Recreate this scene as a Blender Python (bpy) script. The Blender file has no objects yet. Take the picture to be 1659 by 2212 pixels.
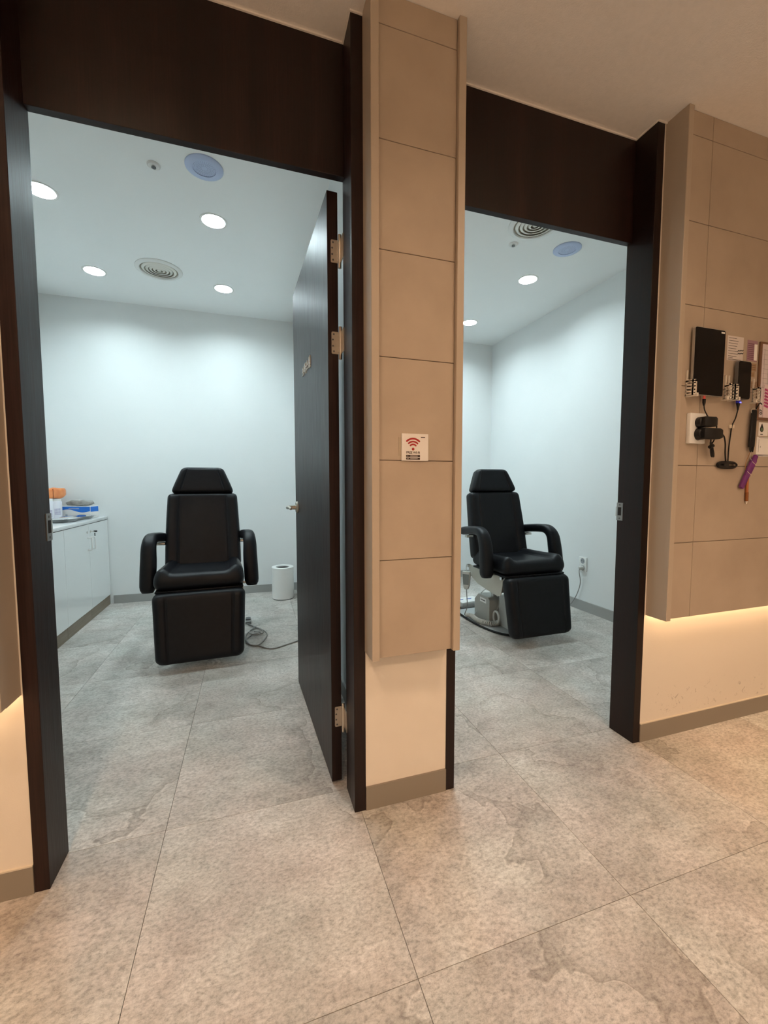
import bpy, bmesh, math, random
from mathutils import Vector, Matrix, Quaternion
random.seed(7)
PI = math.pi
S = bpy.context.scene
C = S.collection

# ------------------------------------------------------------------ camera, world, exposure
FPX, YAW, PITCH, ROLL = 894.18, 0.310634, 0.067616, -0.000808
cam_d = bpy.data.cameras.new('camera'); cam = bpy.data.objects.new('camera', cam_d); C.objects.link(cam)
_f = Vector((math.sin(YAW)*math.cos(PITCH), math.cos(YAW)*math.cos(PITCH), -math.sin(PITCH)))
_r = Vector((math.cos(YAW), -math.sin(YAW), 0)); _u = _r.cross(_f)
_r2 = math.cos(ROLL)*_r + math.sin(ROLL)*_u; _u2 = -math.sin(ROLL)*_r + math.cos(ROLL)*_u
cam.matrix_world = Matrix(((_r2.x, _u2.x, -_f.x, 0), (_r2.y, _u2.y, -_f.y, 0), (_r2.z, _u2.z, -_f.z, 1.077), (0, 0, 0, 1)))
cam_d.sensor_fit = 'VERTICAL'; cam_d.sensor_height = 24.0; cam_d.lens = FPX*24.0/2212.0
cam_d.clip_start = 0.02; cam_d.clip_end = 60
S.camera = cam
world = bpy.data.worlds.new('world'); S.world = world; world.use_nodes = True
world.node_tree.nodes['Background'].inputs[0].default_value = (0.5, 0.45, 0.4, 1)
world.node_tree.nodes['Background'].inputs[1].default_value = 0.02
S.view_settings.view_transform = 'Standard'; S.view_settings.look = 'None'
S.view_settings.gamma = 1.0; S.view_settings.exposure = 0.0
S.view_settings.use_curve_mapping = False
# lamp settings (used by the lamp builders below)
COOL, COOL_W = (0.79, 0.96, 1.0), 328.0
WARM, WARM_W = (1.0, 0.70, 0.47), 690.0      # downlights beside the viewer
WARM_B = 1350.0                                 # unseen downlights added behind the viewer as fill
LED_C, LED_W = (1.0, 0.66, 0.36), 28.0

# ------------------------------------------------------------------ materials
MATS = {}
def mat(name, col, rough=0.5, metal=0.0, spec=0.5, emit=None, estr=0.0, coat=0.0):
    if name in MATS: return MATS[name]
    m = bpy.data.materials.new(name); m.use_nodes = True
    b = m.node_tree.nodes['Principled BSDF']
    b.inputs['Base Color'].default_value = (*col, 1); b.inputs['Roughness'].default_value = rough
    b.inputs['Metallic'].default_value = metal; b.inputs['Specular IOR Level'].default_value = spec
    b.inputs['Coat Weight'].default_value = coat
    if emit: b.inputs['Emission Color'].default_value = (*emit, 1); b.inputs['Emission Strength'].default_value = estr
    MATS[name] = m; return m
def N(m, kind, **kw):
    n = m.node_tree.nodes.new(kind)
    for k, v in kw.items():
        if k in n.inputs: n.inputs[k].default_value = v
        else: setattr(n, k, v)
    return n
def L(m, a, ao, b, bi): m.node_tree.links.new(a.outputs[ao], b.inputs[bi])
def ramp(m, stops):
    r = N(m, 'ShaderNodeValToRGB'); e = r.color_ramp.elements
    e[0].position, e[0].color = stops[0][0], (*stops[0][1], 1); e[1].position, e[1].color = stops[-1][0], (*stops[-1][1], 1)
    for p, c in stops[1:-1]:
        q = e.new(p); q.color = (*c, 1)
    return r
def mixc(m, kind='MIX', fac=0.5):
    n = N(m, 'ShaderNodeMix', data_type='RGBA', blend_type=kind); n.inputs[0].default_value = fac; return n
def bump(m, src, out, strength, dist=0.002):
    bp = N(m, 'ShaderNodeBump', Strength=strength, Distance=dist)
    L(m, src, out, bp, 'Height'); L(m, bp, 'Normal', m.node_tree.nodes['Principled BSDF'], 'Normal')

def noisy(name, c1, c2, scale, rough, bscale=None, bstr=0.0, stretch=(1, 1, 1), bdist=0.001, spec=0.5, detail=4.0, coat=0.0):
    if name in MATS: return MATS[name]
    m = mat(name, c1, rough, spec=spec, coat=coat); bs = m.node_tree.nodes['Principled BSDF']
    tc = N(m, 'ShaderNodeTexCoord'); mp = N(m, 'ShaderNodeMapping', Scale=stretch); L(m, tc, 'Object', mp, 'Vector')
    n = N(m, 'ShaderNodeTexNoise', Scale=scale, Detail=detail); L(m, mp, 'Vector', n, 'Vector')
    r = ramp(m, [(0.3, c1), (0.7, c2)]); L(m, n, 'Fac', r, 'Fac'); L(m, r, 'Color', bs, 'Base Color')
    if bstr:
        n2 = N(m, 'ShaderNodeTexNoise', Scale=bscale, Detail=3.0); L(m, mp, 'Vector', n2, 'Vector'); bump(m, n2, 'Fac', bstr, bdist)
    return m

def stone():
    m = mat('stone_tile', (0.45, 0.42, 0.39), 0.42); bs = m.node_tree.nodes['Principled BSDF']
    tc = N(m, 'ShaderNodeTexCoord'); oi = N(m, 'ShaderNodeObjectInfo')
    mul = N(m, 'ShaderNodeVectorMath', operation='MULTIPLY_ADD'); cx = N(m, 'ShaderNodeCombineXYZ')
    L(m, oi, 'Random', cx, 'X'); L(m, oi, 'Random', cx, 'Y'); L(m, oi, 'Random', cx, 'Z')
    mul.inputs[1].default_value = (37, 53, 71); L(m, cx, 'Vector', mul, 0); L(m, tc, 'Object', mul, 2)
    big = N(m, 'ShaderNodeTexNoise', Scale=2.6, Detail=5.0, Roughness=0.6); L(m, mul, 'Vector', big, 'Vector')
    rb = ramp(m, [(0.28, (0.345, 0.32, 0.295)), (0.5, (0.50, 0.475, 0.447)), (0.72, (0.64, 0.62, 0.595))]); L(m, big, 'Fac', rb, 'Fac')
    mp = N(m, 'ShaderNodeMapping', Scale=(1, 1.5, 1)); L(m, mul, 'Vector', mp, 'Vector')
    fine = N(m, 'ShaderNodeTexNoise', Scale=75.0, Detail=9.0, Roughness=0.80, Distortion=0.0); L(m, mp, 'Vector', fine, 'Vector')
    rf = ramp(m, [(0.37, (0.60, 0.585, 0.57)), (0.5, (1.0, 0.99, 0.98)), (0.63, (1.28, 1.28, 1.28))]); L(m, fine, 'Fac', rf, 'Fac')
    mx = mixc(m, 'MULTIPLY', 1.0); 
    mid = N(m, 'ShaderNodeTexNoise', Scale=13.0, Detail=5.0, Roughness=0.62, Distortion=0.15); L(m, mp, 'Vector', mid, 'Vector')
    rm = ramp(m, [(0.32, (0.85, 0.835, 0.82)), (0.52, (1.0, 1.0, 1.0)), (0.70, (1.08, 1.08, 1.08))]); L(m, mid, 'Fac', rm, 'Fac')
    mx0 = mixc(m, 'MULTIPLY', 1.0); L(m, rb, 'Color', mx0, 6); L(m, rm, 'Color', mx0, 7)
    L(m, mx0, 2, mx, 6); L(m, rf, 'Color', mx, 7)
    wv = N(m, 'ShaderNodeTexNoise', Scale=1.25, Detail=5.0, Roughness=0.50, Distortion=0.25); L(m, mul, 'Vector', wv, 'Vector')
    rv = ramp(m, [(0.455, (1.0, 1.0, 1.0)), (0.484, (0.84, 0.825, 0.81)), (0.4885, (0.66, 0.635, 0.61)), (0.4905, (1.18, 1.18, 1.18)), (0.496, (1, 1, 1))]); L(m, wv, 'Fac', rv, 'Fac')
    gate = N(m, 'ShaderNodeTexNoise', Scale=2.2, Detail=1.0); L(m, mp, 'Vector', gate, 'Vector')
    rg = ramp(m, [(0.38, (0, 0, 0)), (0.48, (1, 1, 1))]); L(m, gate, 'Fac', rg, 'Fac')
    mx2 = mixc(m, 'MULTIPLY', 1.0); L(m, rg, 'Color', mx2, 0); L(m, mx, 2, mx2, 6); L(m, rv, 'Color', mx2, 7)
    ck = N(m, 'ShaderNodeTexNoise', Scale=4.2, Detail=5.0, Roughness=0.55, Distortion=0.3); L(m, mul, 'Vector', ck, 'Vector')
    rk = ramp(m, [(0.494, (1, 1, 1)), (0.4985, (0.76, 0.74, 0.72)), (0.5005, (1.10, 1.10, 1.10)), (0.504, (1, 1, 1))]); L(m, ck, 'Fac', rk, 'Fac')
    g2 = N(m, 'ShaderNodeTexNoise', Scale=5.0, Detail=1.0); L(m, mul, 'Vector', g2, 'Vector')
    rg2 = ramp(m, [(0.47, (0, 0, 0)), (0.55, (1, 1, 1))]); L(m, g2, 'Fac', rg2, 'Fac')
    mxk = mixc(m, 'MULTIPLY', 1.0); L(m, rg2, 'Color', mxk, 0); L(m, mx2, 2, mxk, 6); L(m, rk, 'Color', mxk, 7); mx2 = mxk
    hue = N(m, 'ShaderNodeTexNoise', Scale=3.4, Detail=3.0); L(m, tc, 'Object', hue, 'Vector')
    rh = ramp(m, [(0.35, (1.03, 0.985, 0.97)), (0.65, (0.975, 1.0, 0.985))]); L(m, hue, 'Fac', rh, 'Fac')
    mx3 = mixc(m, 'MULTIPLY', 1.0); L(m, mx2, 2, mx3, 6); L(m, rh, 'Color', mx3, 7)
    L(m, mx3, 2, bs, 'Base Color')
    rr = ramp(m, [(0.3, (0.50,)*3), (0.7, (0.36,)*3)]); L(m, fine, 'Fac', rr, 'Fac'); L(m, rr, 'Color', bs, 'Roughness')
    bump(m, fine, 'Fac', 0.45, 0.0018); return m

def wood():
    m = mat('dark_wood', (0.02, 0.012, 0.01), 0.40, spec=0.32); bs = m.node_tree.nodes['Principled BSDF']
    tc = N(m, 'ShaderNodeTexCoord'); oi = N(m, 'ShaderNodeObjectInfo')
    ad = N(m, 'ShaderNodeVectorMath', operation='ADD'); cx = N(m, 'ShaderNodeCombineXYZ')
    L(m, oi, 'Random', cx, 'X'); L(m, oi, 'Random', cx, 'Y'); L(m, tc, 'Object', ad, 0); L(m, cx, 'Vector', ad, 1)
    mp = N(m, 'ShaderNodeMapping', Scale=(60, 60, 1.6)); L(m, ad, 'Vector', mp, 'Vector')
    n = N(m, 'ShaderNodeTexNoise', Scale=4.0, Detail=5.0, Roughness=0.6); L(m, mp, 'Vector', n, 'Vector')
    mp2 = N(m, 'ShaderNodeMapping', Scale=(7, 7, 0.25)); L(m, ad, 'Vector', mp2, 'Vector')
    n2 = N(m, 'ShaderNodeTexNoise', Scale=1.6, Detail=2.0); L(m, mp2, 'Vector', n2, 'Vector')
    a = N(m, 'ShaderNodeMath', operation='MULTIPLY_ADD'); a.inputs[1].default_value = 0.5; L(m, n, 'Fac', a, 0)
    h = N(m, 'ShaderNodeMath', operation='MULTIPLY'); h.inputs[1].default_value = 0.5; L(m, n2, 'Fac', h, 0); L(m, h, 'Value', a, 2)
    r = ramp(m, [(0.34, (0.0050, 0.0014, 0.0011)), (0.52, (0.0125, 0.0042, 0.0033)), (0.68, (0.028, 0.0108, 0.0082))]); L(m, a, 'Value', r, 'Fac'); L(m, r, 'Color', bs, 'Base Color')
    rr = ramp(m, [(0.3, (0.36,)*3), (0.7, (0.50,)*3)]); L(m, n, 'Fac', rr, 'Fac'); L(m, rr, 'Color', bs, 'Roughness')
    bump(m, n, 'Fac', 0.25, 0.0006); return m

def scuffed(name, base, zlo, zhi, x0, x1):
    """cream wall paper with shoe scuffs low down between x0 and x1"""
    m = mat(name, base, 0.7); bs = m.node_tree.nodes['Principled BSDF']
    tc = N(m, 'ShaderNodeTexCoord'); sx = N(m, 'ShaderNodeSeparateXYZ'); L(m, tc, 'Object', sx, 'Vector')
    n = N(m, 'ShaderNodeTexNoise', Scale=34.0, Detail=5.0, Roughness=0.65, Distortion=1.0); L(m, tc, 'Object', n, 'Vector')
    th = N(m, 'ShaderNodeMapRange'); th.inputs[1].default_value = 0.60; th.inputs[2].default_value = 0.70; L(m, n, 'Fac', th, 0)
    def band(src, lo, a, hi, b):
        r1 = N(m, 'ShaderNodeMapRange'); r1.inputs[1].default_value = lo; r1.inputs[2].default_value = a; L(m, sx, src, r1, 0)
        r2 = N(m, 'ShaderNodeMapRange'); r2.inputs[1].default_value = b; r2.inputs[2].default_value = hi; r2.inputs[3].default_value = 1; r2.inputs[4].default_value = 0; L(m, sx, src, r2, 0)
        mu = N(m, 'ShaderNodeMath', operation='MULTIPLY'); L(m, r1, 0, mu, 0); L(m, r2, 0, mu, 1); return mu
    bz = band('Z', zlo, zlo+0.02, zhi, zhi-0.07); bx = band('X', x0, x0+0.1, x1, x1-0.15)
    m1 = N(m, 'ShaderNodeMath', operation='MULTIPLY'); L(m, bz, 0, m1, 0); L(m, bx, 0, m1, 1)
    m2 = N(m, 'ShaderNodeMath', operation='MULTIPLY'); L(m, m1, 0, m2, 0); L(m, th, 0, m2, 1)
    m3 = N(m, 'ShaderNodeMath', operation='MULTIPLY'); m3.inputs[1].default_value = 0.55; L(m, m2, 0, m3, 0)
    mx = mixc(m, 'MIX'); L(m, m3, 0, mx, 0); mx.inputs[6].default_value = (*base, 1); mx.inputs[7].default_value = (0.2, 0.15, 0.11, 1)
    L(m, mx, 2, bs, 'Base Color')
    n2 = N(m, 'ShaderNodeTexNoise', Scale=260.0, Detail=2.0); L(m, tc, 'Object', n2, 'Vector'); bump(m, n2, 'Fac', 0.25, 0.0006)
    return m

M_STONE = stone(); M_WOOD = wood()
M_GROUT = mat('grout', (0.16, 0.145, 0.13), 0.9)
M_WHITE = noisy('white_paint', (0.81, 0.835, 0.835), (0.83, 0.85, 0.85), 3.0, 0.6, 300.0, 0.12, bdist=0.0004)
M_RCEIL = noisy('room_ceiling_paint', (0.89, 0.905, 0.90), (0.905, 0.92, 0.915), 2.0, 0.8)
M_CCEIL = noisy('corridor_ceiling_paper', (0.76, 0.73, 0.70), (0.80, 0.765, 0.735), 60.0, 0.85, 240.0, 0.5, bdist=0.0012)
M_CREAM = noisy('cream_wallpaper', (0.72, 0.65, 0.56), (0.76, 0.69, 0.595), 8.0, 0.75, 260.0, 0.25, bdist=0.0006)
M_SCUFF = scuffed('scuffed_wallpaper', (0.74, 0.67, 0.58), 0.075, 0.25, 1.55, 2.35)
M_WTILE = noisy('beige_wall_tile', (0.405, 0.325, 0.25), (0.455, 0.372, 0.288), 7.0, 0.62, 420.0, 0.2, bdist=0.0005, detail=6)
M_TRIM = mat('beige_corner_trim', (0.45, 0.375, 0.295), 0.45)
M_TGROUT = mat('tile_joint', (0.20, 0.145, 0.10), 0.9)
M_BASE = mat('taupe_baseboard', (0.25, 0.215, 0.175), 0.5)
M_BASEG = mat('grey_baseboard', (0.36, 0.36, 0.345), 0.5)
M_LEATHER = noisy('black_leatherette', (0.0036, 0.0040, 0.0058), (0.0056, 0.0060, 0.0084), 30.0, 0.42, 520.0, 0.35, bdist=0.0006, spec=0.22)
M_CREAMMET = mat('cream_metal', (0.50, 0.49, 0.43), 0.4)
M_GREYPL = mat('grey_plastic', (0.36, 0.36, 0.33), 0.5)
M_LGREY = mat('light_grey_plastic', (0.55, 0.56, 0.54), 0.45)
M_DGREY = mat('dark_grey_plastic', (0.10, 0.105, 0.105), 0.5)
M_STEEL = mat('brushed_steel', (0.62, 0.60, 0.56), 0.3, 1.0)
M_NICKEL = mat('satin_nickel', (0.58, 0.53, 0.46), 0.32, 1.0)
M_CHROME = mat('polished_steel', (0.75, 0.76, 0.77), 0.12, 1.0)
M_BLACK = mat('black_plastic', (0.006, 0.006, 0.0065), 0.45, spec=0.3)
M_RUBBER = mat('black_rubber', (0.006, 0.006, 0.006), 0.6, spec=0.3)
M_SCREEN = mat('black_glass', (0.003, 0.003, 0.0035), 0.12, spec=0.18)
M_WPL = mat('white_plastic', (0.80, 0.80, 0.78), 0.4)
M_PAPER = mat('white_paper', (0.80, 0.78, 0.76), 0.8)
M_INK = mat('black_ink', (0.02, 0.02, 0.02), 0.7)
M_CORD = mat('grey_cord', (0.24, 0.235, 0.22), 0.5)
M_DARK = mat('dark_opening', (0.015, 0.015, 0.015), 0.9)

# ------------------------------------------------------------------ mesh helpers
def finish(name, bm, m, parent=None, smooth=False):
    bmesh.ops.recalc_face_normals(bm, faces=bm.faces)
    me = bpy.data.meshes.new(name); bm.to_mesh(me); bm.free()
    if smooth:
        for p in me.polygons: p.use_smooth = True
    if m: me.materials.append(m)
    o = bpy.data.objects.new(name, me); C.objects.link(o)
    if parent: o.parent = parent
    return o
def stuff(name, bm, m, parent):
    o = finish(name, bm, m, parent); o['kind'] = 'stuff'; return o
def autosmooth(o, ang=0.6):
    me = o.data
    for p in me.polygons: p.use_smooth = True
    bm = bmesh.new(); bm.from_mesh(me)
    for e in bm.edges:
        if len(e.link_faces) == 2 and e.calc_face_angle(0) > ang: e.smooth = False
    bm.to_mesh(me); bm.free(); return o
def box(bm, lo, hi, bev=0.0, seg=2):
    vs = [bm.verts.new((x, y, z)) for x in (lo[0], hi[0]) for y in (lo[1], hi[1]) for z in (lo[2], hi[2])]
    fs = [bm.faces.new([vs[i] for i in q]) for q in ((0,1,3,2),(4,6,7,5),(0,4,5,1),(2,3,7,6),(0,2,6,4),(1,5,7,3))]
    if bev:
        es = list({e for f in fs for e in f.edges})
        bmesh.ops.bevel(bm, geom=es, offset=bev, segments=seg, affect='EDGES', profile=0.5)
def Box(name, lo, hi, m, parent=None, bev=0.0, seg=2):
    bm = bmesh.new(); box(bm, lo, hi, bev, seg); o = finish(name, bm, m, parent)
    return autosmooth(o) if bev else o
def prism(bm, pts, lo, hi, axis):
    """extrude a 2-D outline along an axis (0,1,2)"""
    def P(p, t):
        q = [p[0], p[1]]; q.insert(axis, t); return q
    a = [bm.verts.new(P(p, lo)) for p in pts]; b = [bm.verts.new(P(p, hi)) for p in pts]
    bm.faces.new(a); bm.faces.new(b[::-1]); n = len(pts)
    for i in range(n): bm.faces.new((a[i], b[i], b[(i+1) % n], a[(i+1) % n]))
def loft(bm, rings, closed=True, caps=True):
    vr = [[bm.verts.new(p) for p in r] for r in rings]; n = len(rings[0])
    for a, b in zip(vr, vr[1:]):
        for i in range(n if closed else n-1): bm.faces.new((a[i], a[(i+1) % n], b[(i+1) % n], b[i]))
    if caps: bm.faces.new(vr[0][::-1]); bm.faces.new(vr[-1])
def smooth_path(pts, k=8, closed=False):
    P = [Vector(p) for p in pts]; out = []; n = len(P)
    for i in range(n if closed else n-1):
        p0 = P[(i-1) % n] if closed or i > 0 else 2*P[0]-P[1]; p1 = P[i]; p2 = P[(i+1) % n]
        p3 = P[(i+2) % n] if closed or i+2 < n else 2*P[-1]-P[-2]
        for j in range(k):
            t = j/k
            out.append(0.5*((2*p1)+(p2-p0)*t+(2*p0-5*p1+4*p2-p3)*t*t+(3*p1-p0-3*p2+p3)*t**3))
    if not closed: out.append(P[-1])
    return out
def tube(bm, pts, r, sides=8, k=8, closed=False, straight=False):
    path = [Vector(p) for p in pts] if straight else smooth_path(pts, k, closed)
    n = len(path); rings = []; nrm = None
    for i, p in enumerate(path):
        t = (path[(i+1) % n]-path[i-1]) if closed else (path[min(i+1, n-1)]-path[max(i-1, 0)])
        t.normalize()
        if nrm is None:
            nrm = t.cross(Vector((0, 0, 1)))
            if nrm.length < 1e-3: nrm = t.cross(Vector((1, 0, 0)))
        nrm = (nrm - t*nrm.dot(t)).normalized(); b = t.cross(nrm)
        rr = r(i/(n-1)) if callable(r) else r
        rings.append([p+rr*(math.cos(a)*nrm+math.sin(a)*b) for a in [2*PI*j/sides for j in range(sides)]])
    if closed: rings.append(rings[0])
    loft(bm, rings, caps=not closed)
    if closed: bmesh.ops.remove_doubles(bm, verts=bm.verts, dist=1e-6)
def Tube(name, pts, r, m, parent=None, sides=8, k=8, closed=False, straight=False):
    bm = bmesh.new(); tube(bm, pts, r, sides, k, closed, straight); return autosmooth(finish(name, bm, m, parent), 0.9)
def lathe(bm, prof, center=(0, 0, 0), n=32, axis='Z'):
    rings = []
    for r, h in prof:
        ring = []
        for j in range(n):
            a = 2*PI*j/n; p = (r*math.cos(a), r*math.sin(a), h)
            if axis == 'X': p = (h, p[0], p[1])
            if axis == 'Y': p = (p[0], h, p[1])
            ring.append(Vector(p)+Vector(center))
        rings.append(ring)
    shut = prof[0] == prof[-1]      # a closed profile makes a ring, not a solid
    loft(bm, rings, caps=not shut)
    if shut: bmesh.ops.remove_doubles(bm, verts=bm.verts, dist=1e-6)
def Lathe(name, prof, m, parent=None, center=(0, 0, 0), n=32, axis='Z'):
    bm = bmesh.new(); lathe(bm, prof, center, n, axis); return autosmooth(finish(name, bm, m, parent))
def Disc(bm, c, r, axis, t, n=24):
    lathe(bm, [(r, 0), (r, t)], c, n, axis)
def thing(name, label, cat, loc=(0, 0, 0), rz=0, group=None):
    o = bpy.data.objects.new(name, None); C.objects.link(o); o.empty_display_size = 0.05
    o.location = loc; o.rotation_euler = (0, 0, rz); return tag(o, label, cat, group)
def tag(o, label, cat, group=None):
    o['label'] = label; o['category'] = cat
    if group: o['group'] = group
    return o
def struct(o, label, cat):
    o['kind'] = 'structure'; o['label'] = label; o['category'] = cat; return o
def sEmpty(name, label, cat):
    o = bpy.data.objects.new(name, None); C.objects.link(o); return struct(o, label, cat)
def copytree(o, parent=None):
    c = o.copy(); C.objects.link(c)
    if parent: c.parent = parent
    for ch in o.children: copytree(ch, c)
    return c
def text_mesh(name, s, size, depth, m, parent, mw, bold=0.0):
    cu = bpy.data.curves.new(name, 'FONT'); cu.body = s; cu.size = size; cu.extrude = depth; cu.offset = bold
    cu.align_x = 'CENTER'; cu.align_y = 'CENTER'; cu.resolution_u = 3
    t = bpy.data.objects.new('tmp', cu); C.objects.link(t)
    me = bpy.data.meshes.new_from_object(t.evaluated_get(bpy.context.evaluated_depsgraph_get()))
    bpy.data.objects.remove(t); bpy.data.curves.remove(cu)
    me.transform(mw); me.materials.clear(); me.materials.append(m)
    o = bpy.data.objects.new(name, me); C.objects.link(o); o.parent = parent; return o
def rrect(hw, hh, r, n=5, cx=0, cy=0):
    out = []
    for sx, sy, a0 in ((1, 1, 0), (-1, 1, 90), (-1, -1, 180), (1, -1, 270)):
        for j in range(n+1):
            a = math.radians(a0+90*j/n); out.append((cx+sx*(hw-r)+r*math.cos(a), cy+sy*(hh-r)+r*math.sin(a)))
    return out

# ------------------------------------------------------------------ key dimensions (metres)
YW, YB = 1.257, 1.375          # corridor wall face, back of the door frames
YR = 1.385                     # room side of that wall
ZC, ZR = 2.44, 2.66            # corridor and room ceilings
ZH = 2.045                     # underside of the door headers
YBACK = 4.255                  # back wall of the rooms
ZP = 0.543                     # underside of the hanging tiled panels
XL, XPL, XPR, XR = -1.66, 0.43, 0.60, 2.675   # room side walls

# ------------------------------------------------------------------ floor
fl = struct(Box('floor', (-3.0, -3.6, -0.08), (4.4, YBACK+0.1, -0.004), M_GROUT), 'large square mottled stone floor tiles running from corridor into rooms', 'floor')
bm = bmesh.new(); hw = 0.29925; box(bm, (-hw, -hw, -0.010), (hw, hw, 0.0), 0.0)
t0 = finish('tile', bm, M_STONE, fl)
first = True
for i in range(-4, 7):
    for j in range(-8, 6):
        x = 0.0245+0.6*i; y = 1.0697+0.6*j
        if y-0.3 > YBACK: continue
        o = t0 if first else t0.copy()
        if not first: C.objects.link(o)
        first = False; o.parent = fl; o.location = (x, y, 0)

# ------------------------------------------------------------------ walls and ceilings
def wall(name, lo, hi, m, label): return struct(Box(name, lo, hi, m), label, 'wall')
wall('wall_back', (XL-0.1, YBACK, 0), (XR+0.1, YBACK+0.1, ZR), M_WHITE, 'plain white back wall of the two treatment rooms')
wall('wall_room_left', (XL-0.1, YR, 0), (XL, YBACK, ZR), M_WHITE, 'white side wall behind the low cabinet')
wall('wall_partition', (XPL, YR, 0), (XPR, YBACK, ZR), M_WHITE, 'white partition between the two treatment rooms')
wall('wall_room_right', (XR, YR, 0), (XR+0.1, YBACK, ZR), M_WHITE, 'white right side wall with the power outlet')
ROOM_LIGHTS = ((-1.045, 2.80, 'in the left room, partly hidden by the left jamb'), (-0.180, 2.80, 'in the left room, nearest the open door top'), (-1.075, 3.70, 'at the left rear of the left room'), (-0.177, 3.71, 'at the right rear of the left room'),
    (2.084, 2.83, 'in the right room, nearer of the two in view'), (2.084, 3.73, 'in the right room, beside the tiled pier edge'), (1.20, 2.83, 'in the right room hidden behind the pier'), (1.20, 3.73, 'at the rear of the right room behind the pier'))
RL, RD = 0.068, 0.035           # downlight opening radius and recess depth
def holed_ceiling():
    bm = bmesh.new(); ed = []
    def loop(pts):
        v = [bm.verts.new((x, y, ZR)) for x, y in pts]
        for i in range(len(v)): ed.append(bm.edges.new((v[i], v[(i+1) % len(v)])))
    loop([(XL-0.1, 1.352), (XR+0.1, 1.352), (XR+0.1, YBACK+0.1), (XL-0.1, YBACK+0.1)])
    for x, y, w in ROOM_LIGHTS: loop([(x+RL*math.cos(2*PI*j/32), y+RL*math.sin(2*PI*j/32)) for j in range(32)])
    bmesh.ops.triangle_fill(bm, use_beauty=True, edges=ed)
    box(bm, (XL-0.1, 1.352, ZR+0.07), (XR+0.1, YBACK+0.1, ZR+0.10))
    return finish('ceiling_rooms', bm, M_RCEIL)
struct(holed_ceiling(), 'white ceiling of the treatment rooms with downlights', 'ceiling')
struct(Box('ceiling_corridor', (-3.0, -3.6, ZC), (4.4, 1.351, ZC+0.05), M_CCEIL), 'beige textured corridor ceiling', 'ceiling')
wall('wall_opposite', (-3.0, -3.7, 0), (4.4, -3.6, ZC), M_WHITE, 'cream corridor wall behind the viewer')
wall('wall_corridor_end_left', (-3.1, -3.6, 0), (-3.0, YW, ZC), M_CREAM, 'cream wall closing the left end of the corridor')
wall('wall_corridor_end_right', (4.4, -3.6, 0), (4.5, YW, ZC), M_CREAM, 'cream wall closing the right end of the corridor')
# jamb edges: opening 1 = -0.532..0.302, opening 2 = 0.663..1.487
J1a, J1b, J2a, J2b = -0.566, 0.340, 0.630, 1.522
ww = wall('wall_left', (-3.0, YW+0.002, 0), (J1a, YR, ZR), M_CREAM, 'cream corridor wall left of the first doorway with hanging panel')
wc = wall('wall_center', (J1b, YW+0.002, 0), (J2a, YR, ZR), M_CREAM, 'cream pier between the doorways carrying a hanging beige tiled panel')
wr = wall('wall_right', (J2b, YW+0.002, 0), (4.4, YR, ZR), M_SCUFF, 'cream corridor wall right of the second doorway with hanging tiled panel')
for a, b, k in ((J1a, J1b, 'first'), (J2a, J2b, 'second')):
    wall('wall_lintel', (a, 1.352, ZC), (b, YR, ZR), M_WHITE, 'white wall above the header of the %s doorway' % k)

ZJ = [ZP, 0.845, 1.148, 1.450, 1.752, 2.053, 2.355, ZC]
def panel(wallobj, x0, x1, joints, left_trim, right_trim, led):
    """hanging tiled panel on a wall: backing, corner trims, tiles, light strip"""
    xa, xb = x0+(0.024 if left_trim else 0), x1-(0.024 if right_trim else 0)
    bm = bmesh.new(); zb = ZP+0.03
    box(bm, (x0+0.002, 1.190, zb), (x1-0.002, YW+0.002, ZC))
    box(bm, (x0+0.002, 1.190, ZP+0.004), (x1-0.002, 1.200, zb+0.001))
    finish('panel_backing', bm, M_TGROUT, wallobj)
    for flag, a, b in ((left_trim, x0, xa), (right_trim, xb, x1)):
        if not flag: continue
        bm = bmesh.new(); out = a if flag == 'L' else b; d = 0.003 if flag == 'L' else -0.003
        box(bm, (a, 1.169, ZP-0.003), (b, 1.192, ZC), 0.0015, 1)
        box(bm, (min(out, out+d), 1.190, ZP-0.003), (max(out, out+d), YW+0.001, ZC))
        autosmooth(finish('corner_trim', bm, M_TRIM, wallobj))
    cols = [xa]+joints+[xb]; g = 0.0011
    for i in range(len(cols)-1):
        for k in range(len(ZJ)-1):
            Box('tile', (cols[i]+g, 1.183, ZJ[k]+(g if k else 0)), (cols[i+1]-g, 1.191, ZJ[k+1]-g), M_WTILE, wallobj, 0.0006, 1)
    if led:
        o = Box('led_strip', (x0+0.01, 1.218, zb-0.008), (x1-0.01, 1.232, zb-0.001), mat('led_warm', (1, 1, 1), emit=LED_C, estr=LED_W), wallobj)
        o['label'] = 'warm glowing light strip hidden under the panel'
panel(wc, 0.338, 0.633, [], 'L', 'R', False)
panel(wr, 1.530, 4.4, [1.673, 2.273, 2.873, 3.473, 4.073], 'L', None, True)
panel(ww, -3.0, -0.570, [-2.5, -1.9, -1.3, -0.7], None, 'R', True)

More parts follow.
